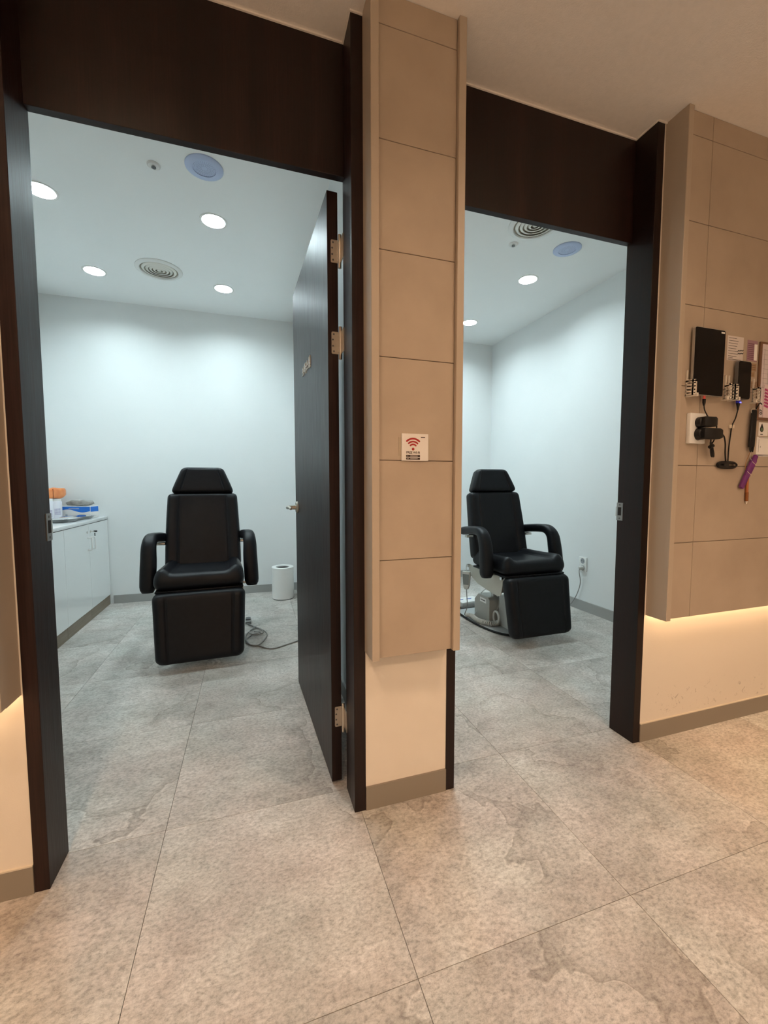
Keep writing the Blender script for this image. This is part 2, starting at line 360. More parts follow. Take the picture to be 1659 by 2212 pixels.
M_BTOPLIT = mat('baseboard_top', (0.62, 0.55, 0.45), 0.5)  # baseboard top paler, the LED reflection is painted into its colour
def baseboard(name, lo, hi, m, label):
    b = struct(Box(name, lo, hi, m), label, 'baseboard'); return b
for nm, a, b, w in (('baseboard_left', -3.0, J1a-0.0005, 'left of the first doorway'), ('baseboard_center', J1b+0.0005, J2a-0.0005, 'on the pier between doorways'), ('baseboard_right', J2b+0.0005, 4.4, 'right of the second doorway')):
    bb = baseboard(nm, (a, YW-0.004, 0), (b, YW+0.003, 0.076), M_BASE, 'taupe baseboard '+w)
    Box('top_edge', (a, YW-0.004, 0.076), (b, YW+0.003, 0.080), M_BTOPLIT if nm != 'baseboard_center' else M_BASE, bb)
baseboard('baseboard_back_left', (-1.20, YBACK-0.01, 0), (XPL, YBACK, 0.075), M_BASEG, 'grey baseboard along back wall behind the frontal chair')
baseboard('baseboard_back_right', (XPR, YBACK-0.01, 0), (XR, YBACK, 0.075), M_BASEG, 'grey baseboard along back wall of the right room')
baseboard('baseboard_room_right', (XR-0.01, YR, 0), (XR, YBACK-0.01, 0.085), M_BASEG, 'grey baseboard along the right wall below the outlet')
baseboard('baseboard_partition', (XPL-0.01, YR, 0), (XPL, YBACK-0.01, 0.075), M_BASEG, 'grey baseboard on partition behind the open door')

# ------------------------------------------------------------------ door frames and door
def strike(parent, x, s):
    """steel strike plate on the inner face of a jamb; s = +1 if the face looks to +x"""
    def bx(name, y0, y1, z0, z1, t0, t1, m, p, bev=0):
        a, b = x+s*t0, x+s*t1; return Box(name, (min(a, b), y0, z0), (max(a, b), y1, z1), m, p, bev)
    p = bx('strike_plate', 1.346, 1.3762, 0.922, 0.997, 0, 0.002, mat('shaded_strike_steel', (0.33, 0.32, 0.31), 0.4, 1.0), parent); p['label'] = 'small steel strike plate'  # darker than the other steel, the jamb's shade is put into the colour
    bx('latch_hole', 1.353, 1.370, 0.943, 0.978, 0.0019, 0.0024, M_DARK, p)
    bx('lip', 1.3762, 1.381, 0.940, 0.980, -0.004, 0.002, M_STEEL, p)
    for z in (0.931, 0.988):
        bm = bmesh.new(); Disc(bm, (x+s*0.0019, 1.361, z), 0.0035, 'X', s*0.0008, 12); finish('screw', bm, M_DGREY, p)
def frame(name, label, xa, xi, xo, xb):
    d = sEmpty(name, label, 'door')
    Box('jamb', (xa, YW-0.001, 0), (xi, YB, ZC), M_WOOD, d, 0.001, 1); Box('jamb', (xo, YW-0.001, 0), (xb, YB, ZC), M_WOOD, d, 0.001, 1)
    Box('header', (xi, 1.350, ZH), (xo, YB, ZC), M_WOOD, d, 0.001, 1)
    return d
d1 = frame('door_1', 'dark wood doorway of the left room with its door swung open inward', J1a, -0.532, 0.302, J1b)
d2 = frame('door_2', 'dark wood doorway of the right room without visible door leaf', J2a, 0.663, 1.487, J2b)
strike(d1, -0.532, 1); strike(d2, 1.487, -1)
# leaf: local frame, x from the hinge edge (0) to the latch edge (0.812), y = thickness; corridor face at y = 0
bm = bmesh.new(); box(bm, (0, 0, 0.008), (0.812, 0.036, 2.036), 0.0012, 1)
leaf = autosmooth(finish('door_leaf', bm, M_WOOD, d1)); leaf['label'] = 'open dark wood door leaf'
ang = math.atan2(0.812, -0.032)
leaf.location = (0.2565, 1.409, 0); leaf.rotation_euler = (0, 0, ang)
# corridor face must look to -x: local +y points to -x after rotation, so the letters sit on y = 0.036
leaf.location = Vector((0.2920, 1.4105, 0))
Y1 = 0.036
def knob(parent, side):
    s = 1 if side else -1; y0 = Y1 if side else 0.0; hx, hz = 0.812-0.062, 0.958
    bm = bmesh.new(); lathe(bm, [(0.0, 0), (0.031, 0), (0.031, s*0.004), (0.026, s*0.009), (0.012, s*0.011), (0.0105, s*0.040), (0.0, s*0.040)], (hx, y0, hz), 24, 'Y')
    o = autosmooth(finish('handle_rose', bm, M_NICKEL, parent))
    pts = [(hx, y0+s*0.034, hz), (hx-0.008, y0+s*0.049, hz), (hx-0.03, y0+s*0.053, hz+0.001), (hx-0.075, y0+s*0.052, hz+0.004), (hx-0.112, y0+s*0.046, hz-0.001)]
    Tube('lever', pts, lambda t: 0.0105-0.003*t if t < 0.97 else 0.005, M_NICKEL, parent, 10)
knob(leaf, True); knob(leaf, False)
Box('latch_plate', (0.8119, 0.007, 0.90), (0.8135, 0.029, 1.02), M_STEEL, leaf)
# raised white room name, read from the corridor side (from the latch edge towards the hinge)
glyphs = '보톡스실'
for k, ch in enumerate(glyphs):
    cx = 0.502-0.053*k
    mw = Matrix.Translation((cx, Y1+0.002, 1.575)) @ Matrix(((-1, 0, 0, 0), (0, 0, 1, 0), (0, 1, 0, 0), (0, 0, 0, 1)))
    o = text_mesh('letter', ch, 0.049, 0.002, M_WPL, leaf, mw, 0.0007)
    if k == 0: o['label'] = 'raised white Korean letter'
for z in (1.846, 1.55, 0.248):
    bm = bmesh.new(); prism(bm, rrect(0.0125, 0.0365, 0.004, 3, 0.2805, z), 1.4075, 1.4105, 1)
    h = autosmooth(finish('hinge', bm, M_NICKEL, d1)); h['label'] = 'satin nickel door hinge'
    Tube('knuckle', [(0.2965, 1.402, z-0.055), (0.2965, 1.402, z+0.052)], 0.0055, M_NICKEL, h, 10, straight=True)
    Box('frame_leaf', (0.2985, 1.362, z-0.037), (0.3015, 1.402, z+0.037), M_NICKEL, h)
    Box('bridge', (0.289, 1.4035, z-0.030), (0.297, 1.4075, z+0.030), M_NICKEL, h)
    for dx, dz in ((-0.006, 0.028), (-0.009, 0.010), (-0.009, -0.010), (-0.006, -0.028)):
        bm = bmesh.new(); Disc(bm, (0.2815+dx, 1.4076, z+dz), 0.0032, 'Y', -0.0008, 10); finish('screw', bm, M_DGREY, h)

# thin pale beads sealing the corridor ceiling to the door frames and panels
M_BEAD = mat('white_bead', (0.86, 0.82, 0.77), 0.6)
bd = 0.005
for k, (lo, hi, w) in enumerate((((-0.532, 1.350-bd, ZC-bd), (0.302, 1.350, ZC), 'above the header of the first doorway'), ((0.663, 1.350-bd, ZC-bd), (1.487, 1.350, ZC), 'above the header of the second doorway'),
        ((0.302-bd, YW, ZC-bd), (0.302, 1.350-bd, ZC), 'along the hinge jamb of the first doorway'), ((1.487-bd, YW, ZC-bd), (1.487, 1.350-bd, ZC), 'along the right jamb of the second doorway'),
        ((J1b-0.040, YW-bd, ZC-bd), (J1b-0.002, YW-0.001, ZC), 'on the front of the hinge jamb'), ((1.485, YW-bd, ZC-bd), (1.529, YW-0.001, ZC), 'on the front of the right jamb'))):
    struct(Box('trim_%d' % (k+1), lo, hi, M_BEAD), 'thin pale ceiling bead '+w, 'trim')

# ------------------------------------------------------------------ ceiling fittings
def downlight(x, y, z, r, m_lens, label, group, can=0.0):
    t = thing('downlight', label, 'downlight', (x, y, z), 0, group)
    if can:
        Lathe('can', [(r, 0), (r+0.006, 0), (r+0.006, -can), (r, -can), (r, 0)], M_WPL, t)
        Lathe('lens', [(r-0.0005, -0.0005), (r-0.0005, -0.006)], m_lens, t)
    else:
        Lathe('ring', [(r-0.002, 0.001), (r+0.011, -0.0002), (r+0.011, -0.003), (r+0.006, -0.005), (r-0.002, -0.003), (r-0.002, 0.001)], M_WPL, t)
        Lathe('reflector', [(r-0.0015, 0.0), (r-0.010, RD), (r-0.007, RD), (r+0.001, 0.001), (r-0.0015, 0.0)], M_REFL, t)
        Lathe('lens', [(r-0.0102, RD-0.002), (r-0.0102, RD+0.002)], m_lens, t)
    return t
M_REFL = mat('satin_reflector', (0.70, 0.71, 0.71), 0.5)
M_LENS = mat('cool_lens', (1, 1, 1), emit=COOL, estr=COOL_W)
M_LENSW = mat('warm_lens', (1, 1, 1), emit=WARM, estr=WARM_W); M_LENSFILL = mat('fill_lens', (1, 1, 1), emit=WARM, estr=WARM_B)
for x, y, w in ROOM_LIGHTS:
    downlight(x, y, ZR, RL, M_LENS, 'round glowing ceiling downlight '+w, 'room downlights')
for x, y, w in ((-0.45, 0.36, 'left of the viewer'), (1.09, 0.26, 'right of the viewer'), (-0.45, -1.1, 'added as fill just behind the viewer on the left'), (1.09, -1.1, 'added as fill just behind the viewer on the right'), (2.65, -1.1, 'added as fill behind the viewer at the far right'), (-2.0, -1.1, 'added as fill behind the viewer at the far left'),
                (-0.45, -2.6, 'added as fill farther behind the viewer on the left'), (1.09, -2.6, 'added as fill farther behind the viewer on the right'), (2.65, -2.6, 'added as fill in the far right rear corner'), (-2.0, -2.6, 'added as fill in the far left rear corner')):
    downlight(x, y, ZC, 0.045, M_LENSW if y > 0 else M_LENSFILL, 'warm corridor downlight '+w, 'corridor downlights', 0.03)  # lamps behind the viewer are unseen, added to raise the ambient light

M_SPK = mat('pale_blue_grille', (0.50, 0.58, 0.80), 0.5)
M_SPKD = mat('blue_grille_hole', (0.30, 0.36, 0.55), 0.7)
def speaker(x, y, label):
    t = thing('ceiling_speaker', label, 'speaker', (x, y, ZR), 0, 'ceiling speakers')
    Lathe('rim', [(0.0, 0), (0.090, 0), (0.090, -0.004), (0.084, -0.008), (0.055, -0.009), (0.055, -0.006), (0.0, -0.006)], M_SPK, t, n=40)
    bm = bmesh.new()
    for q in range(30):
        a = 2*PI*q/30
        for rr in (0.016, 0.023, 0.030, 0.037, 0.044, 0.051):
            if rr < 0.025 and q % 2: continue
            Disc(bm, (rr*math.cos(a), rr*math.sin(a), -0.006), 0.0019, 'Z', -0.0004, 5)
    o = finish('grille_holes', bm, M_SPKD, t); o['kind'] = 'stuff'
speaker(-0.188, 2.356, 'pale blue round ceiling speaker in the left room')
speaker(2.070, 2.393, 'pale blue round ceiling speaker in the right room')
def sprinkler(x, y, label):
    t = thing('sprinkler_head', label, 'sprinkler', (x, y, ZR), 0, 'ceiling sprinklers')
    Lathe('escutcheon', [(0.0, 0), (0.031, 0), (0.031, -0.003), (0.026, -0.007), (0.013, -0.006), (0.0, -0.006)], M_WPL, t)
    Lathe('nozzle', [(0.0, -0.004), (0.009, -0.004), (0.008, -0.009), (0.0, -0.009)], M_STEEL, t, n=16)
    Lathe('deflector', [(0.0, -0.0125), (0.011, -0.0125), (0.011, -0.0135), (0.0, -0.0135)], M_DGREY, t, n=12)
    for s in (-1, 1): Tube('yoke', [(s*0.007, 0, -0.008), (s*0.009, 0, -0.011), (s*0.003, 0, -0.013)], 0.0014, M_DGREY, t, 6, 3)
sprinkler(-0.426, 2.416, 'small white sprinkler head in the left room ceiling')
sprinkler(1.689, 2.454, 'small white sprinkler head in the right room ceiling')
M_VENT = mat('ivory_vent', (0.82, 0.80, 0.74), 0.45); M_VENTD = mat('vent_shadow', (0.42, 0.39, 0.32), 0.8)
def vent(x, y, label):
    t = thing('ceiling_vent', label, 'vent', (x, y, ZR), 0, 'ceiling vents')
    Lathe('rim', [(0.128, 0), (0.158, 0), (0.158, -0.004), (0.150, -0.010), (0.130, -0.012), (0.126, -0.006), (0.128, 0)], M_WPL, t, n=48)
    Lathe('backing', [(0.0, -0.0005), (0.128, -0.0005), (0.128, -0.0015), (0.0, -0.0015)], M_VENTD, t, n=40)
    for r0, r1 in ((0.098, 0.114), (0.073, 0.088), (0.049, 0.063), (0.026, 0.039)):
        Lathe('cone_ring', [(r0, -0.010), (r1, -0.004), (r1+0.002, -0.005), (r1, -0.008), (r0+0.003, -0.0135), (r0, -0.0125), (r0, -0.010)], M_VENT, t, n=40)
    Lathe('hub', [(0.0, -0.003), (0.015, -0.004), (0.013, -0.011), (0.0, -0.013)], M_VENT, t, n=20)
vent(-0.611, 3.530, 'round ivory ceiling vent with concentric rings in the left room')
vent(1.69, 2.235, 'round ivory ceiling vent half hidden above the right doorway')

# ------------------------------------------------------------------ treatment chairs
def sst(a, b, x):
    t = min(1, max(0, (x-a)/(b-a))); return t*t*(3-2*t)
def cushion(bm, Ln, hw, f, b, place, rc=0.03, re=0.025, seam=0.64, depth=0.004, rise=0.008, n=84, lip=None):
    ts = [0, 0.002, 0.006, 0.012, 0.02, 0.03, 0.042, 0.058]
    m = max(3, int(Ln/0.05))
    ss = ts+[0.058+(Ln-0.116)*i/m for i in range(1, m)]+[Ln-t for t in reversed(ts)]
    rings = []
    for s in ss:
        t = min(s, Ln-s)
        ci = rc-math.sqrt(max(0, rc*rc-(rc-t)**2)) if t < rc else 0
        di = re-math.sqrt(max(0, re*re-(re-t)**2)) if t < re else 0
        H = hw(s)-ci*0.98; F = f(s)-di*0.98; B = b(s)+di*0.98
        r = max(0.0008, min(re, H*0.95, (F-B)*0.48))
        ring = []
        for i in range(n+1):
            x = (-1+2*i/n)*(H-r); u = abs(x)/max(hw(s), 1e-6)
            o = rise*sst(seam-0.10, seam+0.16, u)-depth*math.exp(-((u-seam)/0.016)**2)
            o *= min(1, t/0.04)
            if lip: o += lip(s, x/hw(s))
            ring.append((x, F+o))
        oo = ring[-1][1]-F
        for cx, cd, a0 in ((H-r, F-r, 90), (H-r, B+r, 0)):
            for j in range(1 if a0 == 90 else 0, 6):
                a = math.radians(a0-90*j/5); k = oo*max(0, math.sin(a)) if a0 == 90 else 0
                ring.append((cx+r*math.cos(a), cd+r*math.sin(a)+k))
        for i in range(1, 6): ring.append(((H-r)*(1-2*i/6), B))
        for cx, cd, a0 in ((-H+r, B+r, 270), (-H+r, F-r, 180)):
            for j in range(0, 6 if a0 == 270 else 5):
                a = math.radians(a0-90*j/5); k = oo*max(0, math.sin(a)) if a0 == 180 else 0
                ring.append((cx+r*math.cos(a), cd+r*math.sin(a)+k))
        rings.append([place(x, d, s) for x, d in ring])
    loft(bm, rings)
def make_chair(label):
    t = thing('treatment_chair', label, 'chair', group='black treatment chairs')
    # seat: s runs backwards from the front edge, d is up
    bm = bmesh.new()
    cushion(bm, 0.47, lambda s: 0.250-0.012*sst(0.2, 0.47, s), lambda s: 0.552-0.012*sst(0, 0.3, s), lambda s: 0.452, lambda x, d, s: (x, -0.215+s, d),
            0.035, 0.045, 0.66, 0.003, 0.030)
    finish('seat', bm, M_LEATHER, t, True)
    a = math.radians(13); up = Vector((0, math.sin(a), math.cos(a))); fr = Vector((0, -math.cos(a), math.sin(a))); b0 = Vector((0, 0.235, 0.500))
    bm = bmesh.new()
    cushion(bm, 0.520, lambda s: 0.242-0.018*s/0.52+0.004*math.sin(PI*s/0.52), lambda s: 0.045, lambda s: -0.035, lambda x, d, s: tuple(b0+Vector((x, 0, 0))+up*s+fr*d), 0.03, 0.022, 0.66, 0.009, 0.012)
    finish('backrest', bm, M_LEATHER, t, True)
    bm = bmesh.new(); h0 = b0+up*0.522
    cushion(bm, 0.186, lambda s: 0.205-0.072*(s/0.186)**1.1, lambda s: 0.055-0.006*s/0.17, lambda s: -0.035, lambda x, d, s: tuple(h0+Vector((x, 0, 0))+up*s+fr*d), 0.026, 0.026, 0.70, 0.008, 0.006)
    finish('headrest', bm, M_LEATHER, t, True)
    # leg rest hanging in front
    a2 = math.radians(-9.5); up2 = Vector((0, math.sin(-a2), math.cos(a2))); fr2 = Vector((0, -math.cos(a2), math.sin(-a2))); f0 = Vector((0, -0.270, 0.045))
    bm = bmesh.new()
    cushion(bm, 0.405, lambda s: 0.238+0.018*s/0.41, lambda s: 0.045, lambda s: -0.045, lambda x, d, s: tuple(f0+Vector((x, 0, 0))+up2*s+fr2*d), 0.038, 0.036, 0.72, 0.007, 0.006)
    finish('leg_rest', bm, M_LEATHER, t, True)
    Box('seat_board', (-0.243, -0.205, 0.440), (0.243, 0.22, 0.455), M_LEATHER, t, 0.006)
    for s in (-1, 1):
        xs = s*0.294
        path = smooth_path([(-s*0.030, 0.350, 0.705), (-s*0.024, 0.24, 0.722), (-s*0.012, 0.12, 0.735), (-s*0.004, 0.035, 0.732), (0, -0.016, 0.690), (0, -0.040, 0.610), (s*0.003, -0.054, 0.52), (s*0.006, -0.062, 0.422)], 5)
        bm = bmesh.new(); rings = []; n = len(path)
        for i, p in enumerate(path):
            tg = (path[min(i+1, n-1)]-path[max(i-1, 0)]).normalized(); nn = Vector((0, -tg.z, tg.y)); u = i/(n-1)
            e = 1.0
            dd = min(i, n-1-i)
            if dd == 0: e = 0.70
            elif dd == 1: e = 0.93
            hh = (0.031+0.012*sst(0.3, 0.75, u))*e; hwid = (0.036+0.008*sst(0.3, 0.8, u))*e
            rings.append([p+Vector((xs+q[0], 0, 0))+nn*q[1] for q in rrect(hwid, hh, min(hwid, hh)*0.72, 4)])
        loft(bm, rings)
        ar = finish('armrest', bm, M_LEATHER, t, True)
        bk = Box('bracket', (min(s*0.238, xs), 0.225, 0.668), (max(s*0.238, xs), 0.26, 0.686), M_STEEL, ar, 0.003)
        Box('lower_bracket', (min(s*0.23, xs), -0.075, 0.436), (max(s*0.23, xs), -0.050, 0.450), M_STEEL, ar, 0.002)
        bm = bmesh.new()
        pts = [(0.315, 0.448), (0.30, 0.405), (0.25, 0.352), (0.17, 0.322), (0.05, 0.305), (-0.095, 0.292), (-0.128, 0.300), (-0.150, 0.38), (-0.155, 0.440)]
        prism(bm, pts, s*0.226-0.003, s*0.226+0.003, 0); pl = finish('side_plate', bm, M_CREAMMET, t)
        for y, z in ((-0.150, 0.432), (0.305, 0.436)):
            bm = bmesh.new(); Disc(bm, (s*0.229, y, z), 0.013, 'X', s*0.016, 16); finish('pivot_bolt', bm, M_CHROME, pl)
    Box('cross_beam', (-0.224, -0.11, 0.315), (0.224, -0.07, 0.36), M_CREAMMET, t, 0.004); Box('cross_beam', (-0.224, 0.16, 0.36), (0.224, 0.20, 0.40), M_CREAMMET, t, 0.004)
    Box('neck_bracket', (-0.05, 0.36, 0.93), (0.05, 0.375, 1.10), M_DGREY, t)
    # lift column and base plate
    bm = bmesh.new(); box(bm, (-0.09, -0.07, 0.012), (0.11, 0.10, 0.24), 0.006); autosmooth(finish('column_cover', bm, M_LGREY, t))
    bm = bmesh.new(); box(bm, (-0.06, -0.05, 0.23), (0.08, 0.08, 0.445), 0.004); autosmooth(finish('lift_column', bm, M_CREAMMET, t))
    out = [(0.235, 0.46)]+[(0.235, y) for y in (0.3, 0.15)]
    half = [(0.205, 0.52), (0.232, 0.42), (0.238, 0.25), (0.228, 0.10), (0.195, -0.03), (0.14, -0.11), (0.07, -0.14)]
    outl = half+[(0, -0.146)]+[(-x, y) for x, y in reversed(half)]+[(0, 0.535)]
    P3 = [(x, y, 0.0) for x, y in outl]; sm = smooth_path(P3, 4, True)
    bm = bmesh.new(); prism(bm, [(p.x, p.y) for p in sm], 0.001, 0.013, 2); bp = finish('base_plate', bm, mat('grey_base_plate', (0.42, 0.44, 0.44), 0.4), t)
    Tube('rubber_edge', [(p.x*1.01, p.y*1.005, 0.0085) for p in sm[::2]], 0.0082, M_RUBBER, bp, 8, 2, closed=True)
    # drive unit standing on the base
    bm = bmesh.new(); prism(bm, [(0.105, 0.014), (0.105, 0.20), (0.125, 0.218), (0.26, 0.218), (0.315, 0.165), (0.315, 0.014)], -0.165, -0.03, 0)
    mb = finish('drive_box', bm, M_GREYPL, t)
    bm = bmesh.new(); box(bm, (-0.1664, 0.15, 0.165), (-0.1645, 0.235, 0.198)); lp = finish('label_plate', bm, M_WPL, mb)
    Box('label_print', (-0.1668, 0.16, 0.178), (-0.1662, 0.225, 0.186), M_DGREY, mb)
    Box('rod', (-0.11, 0.14, 0.217), (-0.08, 0.17, 0.375), M_LGREY, t)
    return t
ch1 = make_chair('black padded treatment chair facing the left doorway head on')
ch1.location = (-0.309, 2.855, 0); ch1.rotation_euler = (0, 0, math.radians(2.3))
ch2 = copytree(ch1); ch2['label'] = 'black padded treatment chair in the right room showing its cream side plate'
ch2.location = (1.857, 2.570, 0); ch2.rotation_euler = (0, 0, math.radians(0.5))

# right chair: hand control on its hook with coiled lead, foot switch
hc = thing('hand_control', 'grey wired hand control hanging from the side of the right chair', 'remote', (1.585, 2.835, 0))
bm = bmesh.new(); loft(bm, [[(q[0]*k, q[1]*k*0.6, z) for q in rrect(0.034, 0.03, 0.012, 3)] for z, k in ((0.258, 0.45), (0.272, 0.62), (0.290, 0.78), (0.385, 0.95), (0.397, 0.90))])
b_ = autosmooth(finish('handset', bm, M_LGREY, hc)); b_.rotation_euler = (0, 0, math.radians(-48))
bm = bmesh.new(); loft(bm, [[(q[0]*k, q[1]-0.0172*kk, z) for q in rrect(0.026, 0.0012, 0.0005, 3)] for z, k, kk in ((0.295, 0.80, 0.86), (0.378, 0.98, 1.02))])
kp = finish('keypad', bm, mat('keypad_grey', (0.20, 0.22, 0.22), 0.5), hc); kp.rotation_euler = (0, 0, math.radians(-48))
Tube('hook', [(0.0, 0.0, 0.394), (0.0, 0.005, 0.425), (0.008, 0.012, 0.445), (0.045, 0.02, 0.447)], 0.003, M_STEEL, hc, 6)
lead = [(0, 0, 0.262), (0.004, -0.002, 0.20), (0.01, 0.0, 0.12), (0.005, 0.03, 0.05), (0.03, 0.06, 0.028)]
Tube('lead', lead, 0.0035, M_CORD, hc, 6)
pts = []
cp = smooth_path([(0.03, 0.06, 0.034), (0.058, 0.01, 0.036), (0.050, -0.06, 0.034), (0.058, -0.13, 0.036), (0.10, -0.192, 0.036), (0.165, -0.196, 0.036)], 40)
for i, p in enumerate(cp):
    tg = (cp[min(i+1, len(cp)-1)]-cp[max(i-1, 0)]).normalized(); sd = tg.cross(Vector((0, 0, 1))).normalized(); a = i*0.95
    pts.append(p+0.0155*(math.cos(a)*sd+math.sin(a)*Vector((0, 0, 1))))
bm = bmesh.new(); tube(bm, pts, 0.0042, 6, straight=True); finish('coiled_lead', bm, M_LGREY, hc, True)
dl = bpy.data.objects.new('drive_lead', None); C.objects.link(dl); dl.parent = ch2; dl.location = (1.70-1.857, 2.62-2.570, 0); dl['label'] = 'pale grey looped lead'
Tube('loop', [(0.03+0.0*math.cos(a), 0.035*math.cos(a)+0.02, 0.08+0.045*math.sin(a)) for a in [2*PI*i/16 for i in range(16)]], 0.009, M_LGREY, dl, 8, 3, closed=True)
Tube('lead', [(0.03, 0.0, 0.285), (0.03, -0.01, 0.20), (0.03, 0.005, 0.15), (0.03, 0.02, 0.124)], 0.0032, M_CORD, dl, 6)
Tube('floor_loop', [(0.03, 0.02, 0.036), (0.03, 0.08, 0.020), (-0.03, 0.10, 0.0178), (-0.03, 0.18, 0.0178), (-0.02, 0.26, 0.0178), (0.0, 0.22, 0.10), (0.01, 0.20, 0.22), (0.03, 0.12, 0.285)], 0.0030, M_LGREY, dl, 6)
fs = thing('foot_switch', 'white foot switch with blue marks beside the right chair base', 'foot switch', (1.800, 3.21, 0), math.radians(8))
Box('housing', (-0.10, -0.075, 0.0), (0.12, 0.075, 0.05), mat('foot_switch_grey', (0.42, 0.43, 0.42), 0.5), fs, 0.006)
tp = Box('top_plate', (-0.098, -0.07, 0.050), (0.118, 0.073, 0.056), M_WPL, fs, 0.002)
M_BLUE = mat('blue_print', (0.03, 0.08, 0.38), 0.5)
for x, y, w in ((0.03, 0.01, 0.035), (-0.05, 0.015, 0.03)):
    bm = bmesh.new(); prism(bm, [(x-w, y), (x-w*0.2, y+0.012), (x+w, y+0.004), (x+w*0.3, y-0.012)], 0.0560, 0.0566, 2); finish('blue_mark', bm, M_BLUE, fs)
Tube('lead', [(-0.095, -0.04, 0.012), (-0.14, -0.075, 0.005), (-0.19, -0.06, 0.0048), (-0.20, 0.0, 0.0048), (-0.14, 0.03, 0.0048)], 0.0045, M_RUBBER, fs, 6)

# left chair: lead tangle on the floor and foot switch peeping out
ct = thing('power_cord', 'grey power cord tangled on the floor beside the left chair', 'cord')
raw = [(-0.058, 3.335), (-0.055, 3.301), (0.004, 3.205), (0.06, 3.12), (0.085, 3.04), (0.08, 2.96), (0.033, 2.835), (-0.02, 2.825), (-0.055, 2.94), (-0.045, 3.067), (0.011, 3.150), (0.055, 3.10), (0.055, 3.03), (0.0, 3.035), (-0.038, 2.993), (-0.057, 2.93), (-0.034, 2.857), (0.029, 2.809), (0.076, 2.755), (0.122, 2.735), (0.189, 2.767), (0.30, 2.835), (0.40, 2.95)]
zz = [0.0095 if 7 <= i <= 13 else 0.0042 for i in range(len(raw))]
Tube('cord', [(x, y, z) for (x, y), z in zip(raw, zz)], 0.0042, M_CORD, ct, 7, 6)
raw2 = [(-0.04, 3.26), (0.0, 3.17), (-0.03, 3.09), (-0.02, 3.03), (0.02, 3.00), (0.045, 3.04), (0.0, 3.07)]
Tube('cord_loop', [(x, y, 0.0142) for x, y in raw2], 0.0040, M_CORD, ct, 7, 6)
fs2 = thing('foot_switch', 'grey foot switch half hidden behind the left chair leg rest', 'foot switch', (-0.050, 3.345, 0))
Box('housing', (-0.012, -0.055, 0.0), (0.030, 0.04, 0.022), mat('switch_grey', (0.3, 0.3, 0.29), 0.5), fs2, 0.006)
Box('pedal', (-0.010, -0.02, 0.022), (0.026, 0.035, 0.03), M_DGREY, fs2, 0.003)

# ------------------------------------------------------------------ waste bin
wb = thing('waste_bin', 'white cylindrical waste bin with round lid opening beside the open door', 'bin', (0.270, 3.975, 0))
Lathe('foot', [(0.0, 0.0), (0.094, 0.0), (0.094, 0.008), (0.0, 0.008)], M_DGREY, wb)
Lathe('body', [(0.098, 0.006), (0.101, 0.010), (0.101, 0.290), (0.097, 0.290), (0.097, 0.012), (0.0, 0.012), (0.0, 0.006)][:5]+[(0.098, 0.006)], M_WPL, wb, n=48)
Lathe('lid_ring', [(0.060, 0.288), (0.101, 0.290), (0.102, 0.296), (0.098, 0.301), (0.062, 0.299), (0.060, 0.288)], M_WPL, wb, n=48)
Lathe('liner', [(0.0, 0.10), (0.094, 0.10), (0.094, 0.286), (0.0935, 0.286), (0.0935, 0.102), (0.0, 0.102)], M_DGREY, wb)

# ------------------------------------------------------------------ low cabinet and worktop
M_CAB = noisy('gloss_white_laminate', (0.84, 0.86, 0.86), (0.85, 0.87, 0.87), 2.0, 0.10, coat=0.3)
M_PLINTH = noisy('wood_plinth', (0.20, 0.155, 0.11), (0.27, 0.22, 0.165), 6.0, 0.5, stretch=(14, 1.0, 14))
M_TOP = noisy('white_marble_top', (0.70, 0.72, 0.72), (0.82, 0.83, 0.83), 9.0, 0.18, detail=8)
XF = -1.222
edges = [4.250, 3.795, 3.340, 2.885, 2.430]
names = ['next to the back wall', 'second from the back wall', 'beside the left jamb', 'nearest the doorway, hidden by the jamb']
for k in range(4):
    y1, y0 = edges[k], edges[k+1]
    cb = thing('base_cabinet', 'glossy white low cabinet unit '+names[k], 'cabinet', (XF, (y0+y1)/2, 0), 0, 'low white cabinets along the left wall')
    h = (y1-y0)/2
    Box('body', (-0.435, -h+0.001, 0.085), (-0.021, h-0.001, 0.765), mat('cabinet_carcass', (0.6, 0.62, 0.62), 0.5), cb)
    dr = Box('door', (-0.019, -h+0.0015, 0.088), (0.0, h-0.0015, 0.763), M_CAB, cb, 0.0012, 1)
    Box('plinth', (-0.40, -h+0.001, 0.0), (-0.006, h-0.001, 0.083), M_PLINTH, cb)
    if k < 3:
        hy = (-h+0.035) if k == 0 else (h-0.035)
        if k == 2: hy = -h+0.035
        bm = bmesh.new(); tube(bm, [(-0.001, hy, 0.565), (0.022, hy, 0.565), (0.030, hy, 0.573), (0.030, hy, 0.652), (0.022, hy, 0.660), (-0.001, hy, 0.660)], 0.0055, 8, 3)
        hd = autosmooth(finish('handle', bm, M_WPL, dr)); hd['label'] = 'white bow handle'
        bm = bmesh.new(); Disc(bm, (-0.0005, hy, 0.702), 0.009, 'X', 0.004, 16); finish('lock', bm, M_STEEL, dr)
        if k == 0:
            Box('key', (0.003, hy-0.004, 0.700), (0.028, hy+0.004, 0.704), M_STEEL, dr)
            Box('key_head', (0.020, hy-0.002, 0.697), (0.045, hy+0.012, 0.708), M_BLACK, dr, 0.003)
            Box('hanging_key', (0.024, hy+0.006, 0.660), (0.028, hy+0.018, 0.690), M_BLACK, dr, 0.001)
wt = Box('worktop', (XL+0.002, 2.43, 0.767), (XF+0.004, YBACK-0.003, 0.793), M_TOP, None, 0.003)
tag(wt, 'white marble patterned worktop over the low cabinets', 'worktop')
ZT = 0.793
